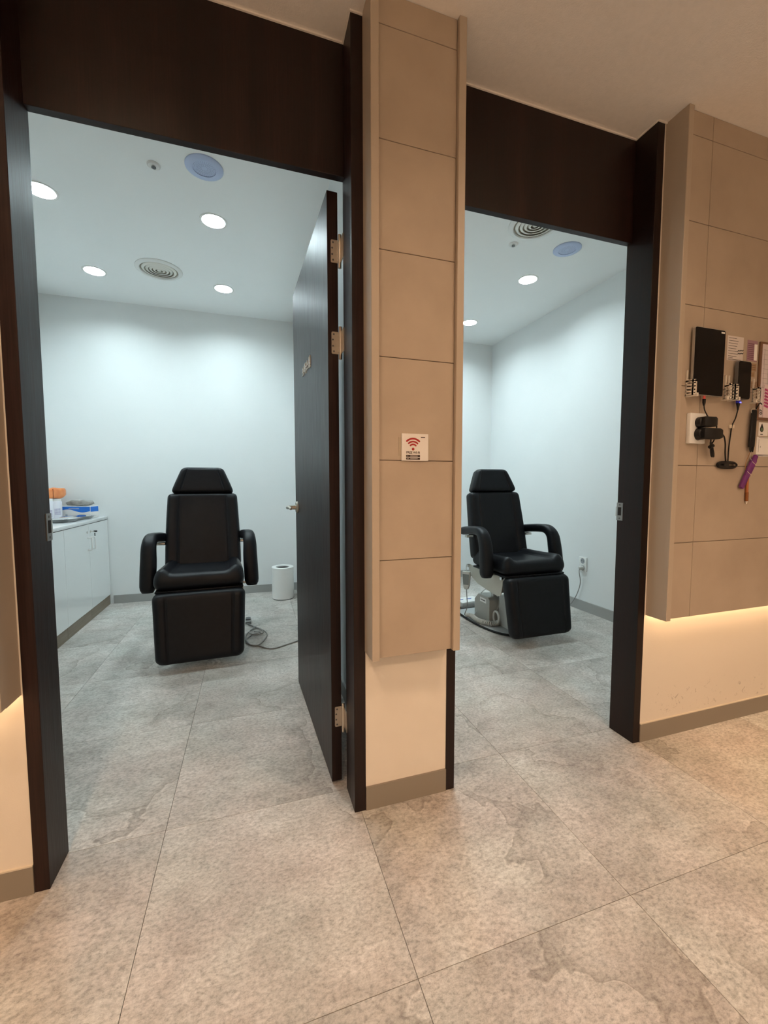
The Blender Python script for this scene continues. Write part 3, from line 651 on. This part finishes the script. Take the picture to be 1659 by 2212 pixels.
# glove box
gb = thing('glove_box', 'blue and white disposable glove box lying on the worktop', 'box', (-1.392, 4.155, ZT), math.radians(-19))
bm = bmesh.new(); box(bm, (-0.120, -0.045, 0), (0.120, 0.055, 0.098), 0.003); autosmooth(finish('carton', bm, M_PAPER, gb))
M_GBLUE = mat('carton_blue', (0.01, 0.16, 0.62), 0.5)
bm = bmesh.new()
top = [(-0.118+0.236*i/16, 0.0955) for i in range(17)]
low = [(-0.118+0.236*i/16, 0.060-0.013*math.sin((i/16)*2.0*PI*0.95+0.4)*-1*(1-0.2*i/16)-0.004*i/16) for i in range(17)]
prism(bm, low+top[::-1], -0.0458, -0.0450, 1); finish('blue_band', bm, M_GBLUE, gb)
Box('blue_end', (0.1200, -0.042, 0.052), (0.1207, 0.050, 0.095), M_GBLUE, gb)
bm = bmesh.new()
for x, z, w, hh in ((-0.02, 0.0745, 0.09, 0.007), (0.05, 0.026, 0.05, 0.003), (0.05, 0.020, 0.04, 0.003), (0.047, 0.014, 0.045, 0.003), (-0.085, 0.016, 0.018, 0.014)):
    box(bm, (x-w/2, -0.0462, z), (x+w/2, -0.0457, z+hh))
stuff('print', bm, mat('grey_print', (0.35, 0.38, 0.45), 0.7), gb)
# grey pack on the glove box
gp = thing('grey_pack', 'crumpled translucent grey pack lying on top of the glove box', 'pack', (-1.392, 4.160, ZT+0.0985), math.radians(-19))
bm = bmesh.new(); rings = []
for i in range(13):
    s = -1+2*i/12; k = math.sqrt(max(0.0, 1-abs(s)**3))
    rings.append([(s*0.105, q[0]*(0.55+0.45*k)+0.004*math.sin(9*s+2*q[1]*40), 0.026+q[1]*(0.35+0.65*k)+0.003*math.sin(7*s+q[0]*60)) for q in rrect(0.042, 0.0225, 0.015, 4)])
loft(bm, rings); finish('pouch', bm, noisy('grey_film', (0.24, 0.235, 0.22), (0.36, 0.35, 0.33), 25.0, 0.35), gp, True)
Box('sticker', (-0.03, -0.030, 0.0480), (0.012, 0.012, 0.0515), M_WPL, gp)
# steel trays
def tray(label, x, y, z, rz, tilt=0.0):
    t = thing('instrument_tray', label, 'tray', (x, y, z), rz, 'steel instrument trays')
    bm = bmesh.new()
    prof = [(0.060, 0.030, 0.0), (0.070, 0.040, 0.002), (0.086, 0.056, 0.022), (0.098, 0.068, 0.0255), (0.098, 0.068, 0.027), (0.084, 0.054, 0.0240), (0.069, 0.039, 0.004), (0.058, 0.028, 0.002)]
    loft(bm, [[(q[0], q[1], h) for q in rrect(a*1.25, b*1.25, 0.045*a/0.098+0.01, 6)] for a, b, h in prof])
    o = autosmooth(finish('dish', bm, M_CHROME, t)); return t
tray('polished steel instrument tray at the front edge of the worktop', -1.345, 3.70, ZT, math.radians(80))
tray('polished steel instrument tray nearer the glove box', -1.335, 3.955, ZT, math.radians(68))
# bottles and orange pack
M_BOT = mat('milky_plastic', (0.74, 0.73, 0.78), 0.45)
def jar(label, x, y, r, h, lid):
    t = thing('storage_jar', label, 'jar', (x, y, ZT))
    Lathe('body', [(0.0, 0.0), (r-0.003, 0.0), (r, 0.004), (r, h-0.012), (r-0.006, h-0.003), (0.0, h-0.003)], M_BOT, t)
    Lathe('lid', [(0.0, h-0.004), (r*lid, h-0.004), (r*lid, h+0.012), (0.0, h+0.012)], M_WPL, t)
    bm = bmesh.new()
    for i in range(6):
        a0 = math.radians(-75+2*i); zz0 = 0.035+i*0.009
        for a in range(-70, -20, 10):
            p = math.radians(a); q = math.radians(a+7)
            vs = [bm.verts.new(((r+0.0006)*math.cos(w), (r+0.0006)*math.sin(w), hh)) for w, hh in ((p, zz0), (q, zz0), (q, zz0+0.004), (p, zz0+0.004))]; bm.faces.new(vs)
    stuff('label_print', bm, mat('violet_print', (0.22, 0.18, 0.36), 0.7), t); return t
jar('milky white storage jar with violet print standing by the glove box', -1.548, 4.085, 0.050, 0.150, 0.9)
jar('milky white storage jar at the left jamb edge in front of the orange pack', -1.505, 3.845, 0.040, 0.160, 0.9)
og = thing('orange_pack', 'orange plastic pack resting on the jars behind the left jamb', 'pack', (-1.560, 4.055, ZT+0.1635), math.radians(-12))
M_OR = noisy('orange_film', (0.80, 0.22, 0.06), (0.90, 0.32, 0.10), 20.0, 0.4)
bm = bmesh.new(); rings = []
for i in range(15):
    s = -1+2*i/14; k = 1-0.35*abs(s)**5
    rings.append([(q[0]*k*0.75, s*0.15, 0.045+q[1]*k+0.004*math.sin(6*s+q[0]*50)+0.005*s) for q in rrect(0.055, 0.043, 0.02, 4)])
loft(bm, rings); finish('pouch', bm, M_OR, og, True)
Box('seam', (0.0405, -0.035, 0.008), (0.0430, -0.030, 0.082), mat('orange_dark', (0.42, 0.10, 0.03), 0.5), og)

# ------------------------------------------------------------------ outlet on the right wall
def outlet_at(name, label): return thing(name, label, 'outlet')
ot = outlet_at('wall_outlet', 'white double power outlet low on the right room wall')
Box('plate', (XR-0.010, 2.752, 0.335), (XR, 2.834, 0.458), M_WPL, ot, 0.004)
for z in (0.425, 0.366):
    bm = bmesh.new(); lathe(bm, [(0.0, -0.0104), (0.023, -0.0104), (0.023, -0.0098), (0.0, -0.0098)], (XR, 2.793, z), 24, 'X'); sk = finish('socket', bm, mat('socket_grey', (0.32, 0.33, 0.35), 0.6), ot)
    for dy in (-0.009, 0.009):
        bm = bmesh.new(); Disc(bm, (XR-0.0108, 2.793+dy, z), 0.003, 'X', 0.0006, 8); finish('pin_hole', bm, M_DARK, sk)
pc = thing('plug_cord', 'grey plug with cord hanging from the right room outlet', 'cord')
bm = bmesh.new(); lathe(bm, [(0.0, -0.011), (0.019, -0.011), (0.018, -0.03), (0.010, -0.042), (0.0, -0.044)], (XR, 2.793, 0.366), 16, 'X'); autosmooth(finish('plug', bm, M_LGREY, pc))
Tube('cord', [(XR-0.040, 2.793, 0.362), (XR-0.050, 2.785, 0.33), (XR-0.025, 2.795, 0.24), (XR-0.02, 2.83, 0.14), (XR-0.022, 2.875, 0.06), (XR-0.03, 2.92, 0.012), (XR-0.10, 3.0, 0.005), (XR-0.4, 3.05, 0.005)], 0.0034, M_CORD, pc, 6)

# ------------------------------------------------------------------ wi-fi card on the centre panel
YT = 1.183
wf = thing('wifi_sign', 'small white free Wi-Fi card stuck on the centre tiled panel', 'sign', (0.478, YT, 1.188))
M_CARD = mat('card_white', (0.76, 0.72, 0.68), 0.6); M_RED = mat('sign_red', (0.36, 0.012, 0.010), 0.5); M_BROWN = mat('sign_black', (0.035, 0.018, 0.012), 0.6)
Box('card', (-0.0435, -0.005, -0.041), (0.0435, 0, 0.041), M_CARD, wf, 0.0008, 1)
Box('tape_strip', (-0.052, -0.001, -0.026), (-0.042, -0.0001, 0.030), mat('old_tape', (0.40, 0.33, 0.24), 0.6), wf)
Box('tape_strip', (0.042, -0.001, -0.026), (0.050, -0.0001, 0.026), MATS['old_tape'], wf)
cxw, czw = -0.007, -0.0045
for r0, r1 in ((0.0105, 0.0155), (0.0190, 0.0240), (0.0275, 0.0330)):
    pts = []; a0, a1 = math.radians(48), math.radians(132); rm = (r0+r1)/2; hw_ = (r1-r0)/2
    for i in range(17): a = a0+(a1-a0)*i/16; pts.append((cxw+r1*math.cos(a), czw+r1*math.sin(a)))
    for i in range(1, 6): a = a1+PI*i/6; pts.append((cxw+rm*math.cos(a1)+hw_*math.cos(a), czw+rm*math.sin(a1)+hw_*math.sin(a)))
    for i in range(17): a = a1-(a1-a0)*i/16; pts.append((cxw+r0*math.cos(a), czw+r0*math.sin(a)))
    for i in range(1, 6): a = a0+PI+PI*i/6; pts.append((cxw+rm*math.cos(a0)+hw_*math.cos(a), czw+rm*math.sin(a0)+hw_*math.sin(a)))
    bm = bmesh.new(); prism(bm, pts, -0.0054, -0.0050, 1); finish('signal_arc', bm, M_RED, wf)
bm = bmesh.new(); Disc(bm, (cxw, -0.0050, czw-0.001), 0.0042, 'Y', -0.0004, 20); finish('signal_dot', bm, M_RED, wf)
FACE = Matrix(((1, 0, 0, 0), (0, 0, -1, 0), (0, 1, 0, 0), (0, 0, 0, 1)))      # text plane facing -y
text_mesh('lettering', 'FREE WI-FI', 0.0095, 0.0001, M_BROWN, wf, Matrix.Translation((cxw, -0.0053, -0.0165)) @ FACE, 0.00025)
for z in (-0.0265, -0.0342):
    Box('black_bar', (cxw-0.0225, -0.0054, z-0.0031), (cxw+0.0225, -0.0050, z+0.0031), M_BROWN, wf)
bm = bmesh.new()
for z, w0, w1 in ((-0.0265, -0.0185, -0.0165), (-0.0342, -0.0190, -0.0145)):
    box(bm, (cxw+w0, -0.0057, z-0.0010), (cxw+w1, -0.0053, z+0.0010)); box(bm, (cxw-0.009, -0.0057, z-0.0011), (cxw+0.015, -0.0053, z+0.0011))
stuff('fine_print', bm, mat('pale_print', (0.5, 0.45, 0.42), 0.7), wf)
bm = bmesh.new(); prism(bm, [(0.019, 0.0290), (0.0315, 0.0290), (0.0325, 0.0318), (0.018, 0.0318)], -0.0054, -0.0050, 1); finish('slot_mark', bm, M_BROWN, wf)

# ------------------------------------------------------------------ things on the right panel
M_BRK = mat('white_bracket', (0.72, 0.66, 0.58), 0.5)
def bracket(parent, x0, z0, w, mirror=False):
    """printed holder foot: slotted cheek standing off the wall and slotted front lip; x0,z0 lower outer corner"""
    s = -1 if mirror else 1; yf = YT-0.030
    bm = bmesh.new(); hh = 0.060
    def bx(a, b, y0, y1, c, d):
        xa, xb = x0+s*a, x0+s*b; box(bm, (min(xa, xb), y0, z0+c), (max(xa, xb), y1, z0+d))
    def slots(u0, u1, to3):
        """frame with slanted bars between u0 and u1; to3 extrudes a (u, z) outline"""
        for a, b, c, d in ((u0, u0+0.0042, 0, hh), (u1-0.0042, u1, 0, hh), (u0, u1, 0, 0.008), (u0, u1, hh-0.007, hh)): to3([(a, c), (b, c), (b, d), (a, d)])
        for k in range(4):
            z = 0.010+k*0.0125; to3([(u0+0.001, z), (u1-0.001, z+0.005), (u1-0.001, z+0.0122), (u0+0.001, z+0.0072)])
    def front(p): prism(bm, [(x0+s*u, z0+z) for u, z in p], yf, yf+0.0028, 1)
    def cheek(p): prism(bm, [(yf+u, z0+z) for u, z in p], x0 if s > 0 else x0-0.0028, x0+0.0028 if s > 0 else x0, 0)
    slots(0, w*0.62, front); slots(0, 0.029, cheek)
    bx(0, 0.004, YT-0.006, YT-0.001, hh-0.002, 0.098)        # tall finger against the wall
    bx(0, w*0.62, yf, YT-0.001, -0.002, 0.002)               # shelf under the device
    bx(w*0.6, w*0.6+0.011, yf, yf+0.008, -0.002, 0.011)      # stop
    return finish('bracket', bm, M_BRK, parent)
th = thing('tablet_holder', 'white slotted wall holder carrying the tablet', 'holder', (0, 0, 0), 0, 'white device holders')
bracket(th, 1.590, 1.410, 0.033); bracket(th, 1.805, 1.408, 0.028, True)
ph_h = thing('phone_holder', 'white slotted wall holder carrying the phone', 'holder', (0, 0, 0), 0, 'white device holders')
bracket(ph_h, 1.820, 1.408, 0.033); bracket(ph_h, 1.968, 1.406, 0.026, True)
M_ALU = mat('aluminium_edge', (0.50, 0.49, 0.47), 0.35, 0.8)
def device(name, label, cat, x0, x1, z0, z1, yb, t, r, notch):
    d = thing(name, label, cat)
    bm = bmesh.new(); prism(bm, rrect((x1-x0)/2, (z1-z0)/2, r, 5, (x0+x1)/2, (z0+z1)/2), yb-t, yb, 1); autosmooth(finish('case', bm, M_ALU if cat == 'tablet' else mat('grey_case', (0.12, 0.115, 0.11), 0.4), d))
    bm = bmesh.new(); prism(bm, rrect((x1-x0)/2-0.0018, (z1-z0)/2-0.0018, r-0.001, 5, (x0+x1)/2, (z0+z1)/2), yb-t-0.0008, yb-t, 1); finish('screen', bm, M_SCREEN, d)
    if notch: Box('sticker', (x1-0.025, yb-t-0.0012, z1-0.013), (x1-0.006, yb-t-0.0007, z1-0.007), M_PAPER, d)
    return d
device('tablet', 'black tablet standing upright in the wall holder', 'tablet', 1.602, 1.765, 1.4155, 1.668, YT-0.010, 0.010, 0.008, True)
device('smartphone', 'black smartphone standing upright in the wall holder right of the tablet', 'phone', 1.842, 1.918, 1.4135, 1.562, YT-0.010, 0.012, 0.011, False)
# paper notices
def sheet(name, label, x0, x1, z0, z1, col, lines, lc, cat='notice', extra=None):
    s = thing(name, label, cat)
    Box('sheet', (x0, YT-0.0012, z0), (x1, YT-0.0002, z1), mat(name+'_'+str(round(x0*1000))+'_paper', col, 0.8), s)
    bm = bmesh.new()
    for (a, b, z, hh) in lines: box(bm, (x0+(x1-x0)*a, YT-0.0016, z0+(z1-z0)*z), (x0+(x1-x0)*b, YT-0.0011, z0+(z1-z0)*z+hh))
    o = stuff('print', bm, mat('ink_%d' % round(x0*1000), lc, 0.8), s)
    return s
ns = sheet('paper_notice', 'white printed notice with two black scribbles above the phone', 1.806, 1.898, 1.567, 1.662, (0.66, 0.60, 0.57),
      [(0.07, 0.55+0.12*((k*7) % 4)/3, 0.90-0.105*k, 0.0018) for k in range(8)]+[(0.07, 0.36, 0.10, 0.0015), (0.05, 0.85, 0.045, 0.0015), (0.05, 0.7, 0.02, 0.001)], (0.10, 0.085, 0.08))
for z in (1.606, 1.595):
    Tube('scribble', [(1.866+0.0045*i, YT-0.0016, z+(0.003 if i % 2 else -0.001)+0.0005*i) for i in range(8)], 0.0013, M_INK, ns, 5, 4)
sheet('paper_notice', 'small pink printed notice beside the clipboard', 1.922, 1.981, 1.574, 1.656, (0.36, 0.22, 0.27), [(0.06, 0.66, 0.07+0.092*k, 0.0040) for k in range(9)], (0.20, 0.09, 0.13))
Box('white_margin', (1.9615, YT-0.0022, 1.578), (1.979, YT-0.0017, 1.642), M_PAPER, bpy.data.objects['paper_notice.001'])
sheet('kraft_label', 'small brown label under the pink notice', 1.926, 1.980, 1.536, 1.566, (0.34, 0.22, 0.13), [(0.1, 0.9, 0.2+0.25*k, 0.002) for k in range(3)], (0.16, 0.10, 0.06), 'label')
sheet('kraft_label', 'smallest brown label above the long kraft strip', 1.930, 1.973, 1.512, 1.533, (0.36, 0.24, 0.14), [(0.1, 0.85, 0.2+0.3*k, 0.002) for k in range(2)], (0.17, 0.10, 0.06), 'label')
sheet('kraft_label', 'long kraft paper strip pointing at the clipboard', 1.918, 1.988, 1.468, 1.494, (0.30, 0.21, 0.14), [(0.05, 0.9, 0.12+0.28*k, 0.0015) for k in range(3)], (0.14, 0.09, 0.06), 'label')
# clipboard with calendar
cbd = thing('clipboard', 'brown clipboard with a calendar sheet at the picture edge', 'clipboard')
Box('board', (1.990, YT-0.008, 1.340), (2.22, YT-0.0005, 1.655), mat('brown_board', (0.17, 0.085, 0.045), 0.5), cbd, 0.002)
Box('sheet', (2.000, YT-0.0095, 1.350), (2.21, YT-0.0082, 1.645), mat('calendar_paper', (0.64, 0.57, 0.60), 0.8), cbd)
bm = bmesh.new()
for k in range(9): box(bm, (2.006, YT-0.0100, 1.470+0.019*k), (2.20, YT-0.0094, 1.4708+0.019*k))
for k in range(8): box(bm, (2.012+0.026*k, YT-0.0100, 1.47), (2.0128+0.026*k, YT-0.0094, 1.625))
stuff('calendar_grid', bm, mat('grid_ink', (0.30, 0.26, 0.28), 0.8), cbd)
Box('slip', (2.019, YT-0.0118, 1.350), (2.20, YT-0.0102, 1.482), mat('slip_paper', (0.70, 0.58, 0.62), 0.8), cbd)
M_MAG = mat('magenta_print', (0.42, 0.05, 0.20), 0.7)
for k in range(6):
    z = 1.464-0.013*k
    Tube('magenta_stroke', [(2.022+0.004*j, YT-0.0125, z+(0.004 if j % 2 else -0.004)-0.001*j) for j in range(7)], 0.0018, M_MAG, cbd, 5, 3)
text_mesh('month_number', '07', 0.022, 0.0002, M_INK, cbd, Matrix.Translation((2.010, YT-0.0100, 1.372)) @ FACE @ Matrix.Rotation(PI/2, 4, 'Z'), 0.0004)
# small stickers below the clipboard
st = thing('round_mark_sticker', 'white sticker with a dark drop mark below the clipboard', 'sticker')
Box('sheet', (2.018, YT-0.0012, 1.276), (2.075, YT-0.0002, 1.332), M_PAPER, st)
bm = bmesh.new(); prism(bm, [(2.036+0.011*math.cos(a), 1.304+0.012*math.sin(a)) for a in [PI*(0.85+1.3*i/12) for i in range(13)]]+[(2.036, 1.328)], YT-0.0016, YT-0.0011, 1); finish('drop_mark', bm, M_INK, st)
bm = bmesh.new(); Disc(bm, (2.036, YT-0.0016, 1.303), 0.007, 'Y', -0.0004, 16); finish('green_dot', bm, mat('green_print', (0.10, 0.16, 0.09), 0.7), st)
Box('dash', (2.029, YT-0.0016, 1.281), (2.044, YT-0.0011, 1.284), M_INK, st)
s2 = thing('instruction_card', 'white card with a fine black outline below the clipboard', 'sticker')
Box('sheet', (2.010, YT-0.0012, 1.190), (2.10, YT-0.0002, 1.272), M_PAPER, s2)
bm = bmesh.new()
for q in ((2.022, 2.10, 1.268, 1.2695), (2.022, 2.0228, 1.208, 1.262), (2.012, 2.10, 1.1965, 1.1985), (2.012, 2.10, 1.1925, 1.1945), (2.030, 2.036, 1.230, 1.231), (2.0325, 2.0335, 1.227, 1.234)): box(bm, (q[0], YT-0.0016, q[2]), (q[1], YT-0.0011, q[3]))
stuff('print', bm, M_INK, s2)
# wall socket with chargers
so = thing('wall_socket_box', 'white wall socket box below the tablet', 'outlet')
Box('box', (1.605, YT-0.016, 1.232), (1.688, YT-0.0003, 1.348), M_WPL, so, 0.002)
for z in (1.313, 1.262):
    bm = bmesh.new(); Disc(bm, (1.648, YT-0.016, z), 0.019, 'Y', -0.0006, 20); finish('socket', bm, M_GREYPL, so)
def charger(label, z, ln, r, ya):
    c = thing('usb_charger', label, 'charger', (1.648, YT-0.0168, z), 0, 'black chargers')
    bm = bmesh.new(); lathe(bm, [(0.0, 0.0), (r, 0.0), (r, -0.018), (r*0.85, -0.022), (0.0, -0.022)], (0, 0, 0), 20, 'Y'); autosmooth(finish('plug_base', bm, M_BLACK, c))
    bm = bmesh.new(); loft(bm, [[(xx, -0.022+q[1]*k-0.004*kk, q[0]*k) for q in rrect(r*0.92, 0.014, 0.005, 3)] for xx, k, kk in ((-0.014, 0.85, 0), (-0.010, 1, 0), (ln*0.8, 1, 1), (ln, 0.8, 1))])
    autosmooth(finish('body', bm, M_BLACK, c)); return c
charger('short round black charger in the upper socket below the tablet', 1.312, 0.048, 0.0205, 0)
charger('longer black charger in the lower socket with a bundled cable', 1.268, 0.080, 0.0225, 0)
YC = YT-0.040
cb1 = thing('charging_cable', 'black cable from tablet to upper charger with red lit connector', 'cable', (0, 0, 0), 0, 'black charging cables')
bm = bmesh.new(); loft(bm, [[(1.6735+q[0]*k, YT-0.015+q[1]*k, z) for q in rrect(0.0042, 0.003, 0.002, 3)] for z, k in ((1.4150, 1), (1.403, 1.0))]); finish('lit_connector', bm, mat('red_glow', (0.3, 0.02, 0.02), emit=(1, 0.12, 0.06), estr=0.18), cb1)
bm = bmesh.new(); loft(bm, [[(1.6735+q[0]*k, YT-0.015+q[1]*k, z) for q in rrect(0.006, 0.004, 0.002, 3)] for z, k in ((1.403, 1), (1.39, 0.95), (1.378, 0.55))]); finish('plug', bm, M_BLACK, cb1)
Tube('wire', [(1.6735, YT-0.015, 1.38), (1.675, YT-0.018, 1.36), (1.676, YT-0.03, 1.335), (1.680, YC, 1.318), (1.688, YC, 1.314)], 0.0022, M_BLACK, cb1, 6)
Tube('wire', [(1.690, YC, 1.318), (1.706, YC, 1.316), (1.720, YC+0.006, 1.305), (1.727, YC+0.01, 1.285), (1.725, YC+0.01, 1.262), (1.715, YC+0.012, 1.240), (1.706, YC+0.016, 1.222)], 0.0024, M_BLACK, cb1, 6)
for k in range(3):
    Tube('bundle_loop', [(1.703+0.002*k, YC+0.014, 1.238), (1.708+0.004*k, YC+0.016-0.002*k, 1.212), (1.717+0.005*k, YC+0.018, 1.186), (1.725+0.003*k, YC+0.018, 1.183), (1.727, YC+0.016, 1.196), (1.717, YC+0.014, 1.216), (1.711, YC+0.014, 1.238)], 0.0024, M_BLACK, cb1, 6, 5)
Tube('bundle_tie', [(1.700, YC+0.014, 1.219), (1.718, YC+0.014, 1.225)], 0.007, M_BLACK, cb1, 8, straight=True)
Tube('bundle_riser', [(1.690, YC+0.004, 1.250), (1.699, YC+0.01, 1.234), (1.706, YC+0.014, 1.222)], 0.0026, M_BLACK, cb1, 6)
cb2 = thing('charging_cable', 'black cable from phone to lower charger with blue lit connector', 'cable', (0, 0, 0), 0, 'black charging cables')
bm = bmesh.new(); loft(bm, [[(1.862+q[0]*k, YT-0.016+q[1]*k, z) for q in rrect(0.0095, 0.004, 0.002, 3)] for z, k in ((1.4125, 1), (1.398, 1.0))]); finish('connector', bm, mat('blue_dim', (0.02, 0.02, 0.25), emit=(0.05, 0.05, 0.9), estr=0.05), cb2)
Box('indicator', (1.864, YT-0.0212, 1.3985), (1.872, YT-0.0200, 1.4025), mat('blue_glow', (0.2, 0.2, 1), emit=(0.12, 0.13, 1.0), estr=3.0), cb2)
bm = bmesh.new(); loft(bm, [[(1.862+q[0]*k, YT-0.016+q[1]*k, z) for q in rrect(0.008, 0.004, 0.002, 3)] for z, k in ((1.398, 1), (1.386, 0.7), (1.370, 0.4))]); finish('plug', bm, M_BLACK, cb2)
Tube('wire', [(1.862, YT-0.016, 1.372), (1.858, YT-0.012, 1.34), (1.850, YT-0.006, 1.31), (1.845, YT-0.005, 1.27), (1.838, YT-0.006, 1.22), (1.834, YT-0.008, 1.165)], 0.0024, M_BLACK, cb2, 6)
Tube('wire', [(1.720, YC, 1.266), (1.740, YC, 1.268), (1.770, YC+0.010, 1.262), (1.795, YC+0.02, 1.235), (1.806, YC+0.026, 1.20), (1.818, YC+0.03, 1.165)], 0.0027, M_BLACK, cb2, 6)
for k in range(3):
    Tube('coil', [(1.829+(0.056-0.004*k)*math.copysign(abs(math.cos(a))**0.6, math.cos(a)), YT-0.008-0.003*k, 1.152+(0.013-0.003*k)*math.sin(a)) for a in [2*PI*i/16 for i in range(16)]], 0.0032, M_BLACK, cb2, 7, 2, closed=True)
bm = bmesh.new(); box(bm, (1.801, YT-0.016, 1.140), (1.833, YT-0.002, 1.164), 0.005); finish('coil_tie', bm, M_BLACK, cb2)
Box('cable_clip', (1.838, YT-0.007, 1.300), (1.863, YT-0.0003, 1.314), mat('ivory_clip', (0.66, 0.58, 0.46), 0.5), cb2, 0.001)
# black pouch (lanyard strap) with purple and orange tags
sp = thing('lanyard_strap', 'black fabric strap hanging from the phone holder', 'strap')
bm = bmesh.new(); loft(bm, [[(x+q[0]*k, YT-0.014+q[1], z) for q in rrect(0.0145, 0.004, 0.0035, 3)] for x, z, k in ((1.962, 1.376, 0.75), (1.962, 1.362, 1.0), (1.960, 1.30, 1.08), (1.957, 1.232, 1.12), (1.956, 1.226, 1.05))])
autosmooth(finish('strap', bm, M_RUBBER, sp))
Tube('ring', [(1.962+0.0155*math.cos(a), YT-0.013, 1.372+0.012*math.sin(a)) for a in [2*PI*i/16 for i in range(16)]], 0.0012, M_STEEL, sp, 6, 2, closed=True)
Tube('hook', [(1.962, YT-0.02, 1.378), (1.963, YT-0.026, 1.392), (1.968, YT-0.03, 1.402), (1.972, YT-0.034, 1.396)], 0.0022, M_BLACK, sp, 6)
for dx in (-0.009, 0.0, 0.008): Tube('fringe_loop', [(1.956+dx, YT-0.014, 1.228), (1.958+dx, YT-0.014, 1.215), (1.962+dx*0.7, YT-0.014, 1.207), (1.963+dx, YT-0.014, 1.226)], 0.0018, M_BLACK, sp, 6, 4)
tg = thing('purple_tag', 'purple ribbed pen case hanging below the black strap', 'pen case')
M_PUR = noisy('purple_plastic', (0.13, 0.018, 0.15), (0.19, 0.03, 0.21), 40.0, 0.5)
a_, b_2 = Vector((1.992, YT-0.012, 1.192)), Vector((1.916, YT-0.010, 1.060)); dv = (b_2-a_).normalized(); nv = Vector((dv.z, 0, -dv.x)); ln = (b_2-a_).length
bm = bmesh.new(); loft(bm, [[a_+dv*(ln*s)+nv*(q[0]*k)+Vector((0, q[1], 0)) for q in rrect(0.012, 0.0055, 0.003, 3)] for s, k in ((0, 0.72), (0.10, 0.80), (0.13, 1.15), (0.22, 1.2), (0.5, 1.2), (0.55, 1.05), (0.95, 0.95), (1.0, 0.75))])
autosmooth(finish('case', bm, M_PUR, tg))
for s in (0.24, 0.55):
    p = a_+dv*(ln*s); Tube('band', [p+nv*0.0148+Vector((0, -0.0062, 0)), p-nv*0.0148+Vector((0, -0.0062, 0))], 0.0009, M_BRK, tg, 6, straight=True)
Tube('cord', [(1.958, YT-0.014, 1.209), (1.952, YT-0.014, 1.188), (1.962, YT-0.013, 1.176), (1.968, YT-0.012, 1.17)], 0.0014, M_STEEL, tg, 6)
on = thing('orange_pen', 'copper orange pen hanging below the black strap', 'pen')
Tube('cord', [(1.960, YT-0.010, 1.209), (1.956, YT-0.0065, 1.19), (1.944, YT-0.006, 1.165), (1.943, YT-0.0055, 1.14), (1.952, YT-0.006, 1.125)], 0.0012, mat('gold_cord', (0.45, 0.25, 0.10), 0.4, 0.6), on, 6)
Tube('barrel', [(1.957, YT-0.0068, 1.13), (1.957, YT-0.0068, 1.045), (1.958, YT-0.0068, 1.018)], 0.0055, mat('copper_barrel', (0.48, 0.17, 0.06), 0.35, 0.5), on, 10, straight=True)
Tube('cap', [(1.958, YT-0.0068, 1.042), (1.959, YT-0.0068, 1.005)], 0.0064, mat('brown_cap', (0.28, 0.10, 0.03), 0.3, 0.5), on, 10, straight=True)
Tube('tip', [(1.959, YT-0.0068, 1.006), (1.959, YT-0.0068, 0.992)], lambda t: 0.005-0.003*t, M_BRK, on, 8, straight=True)
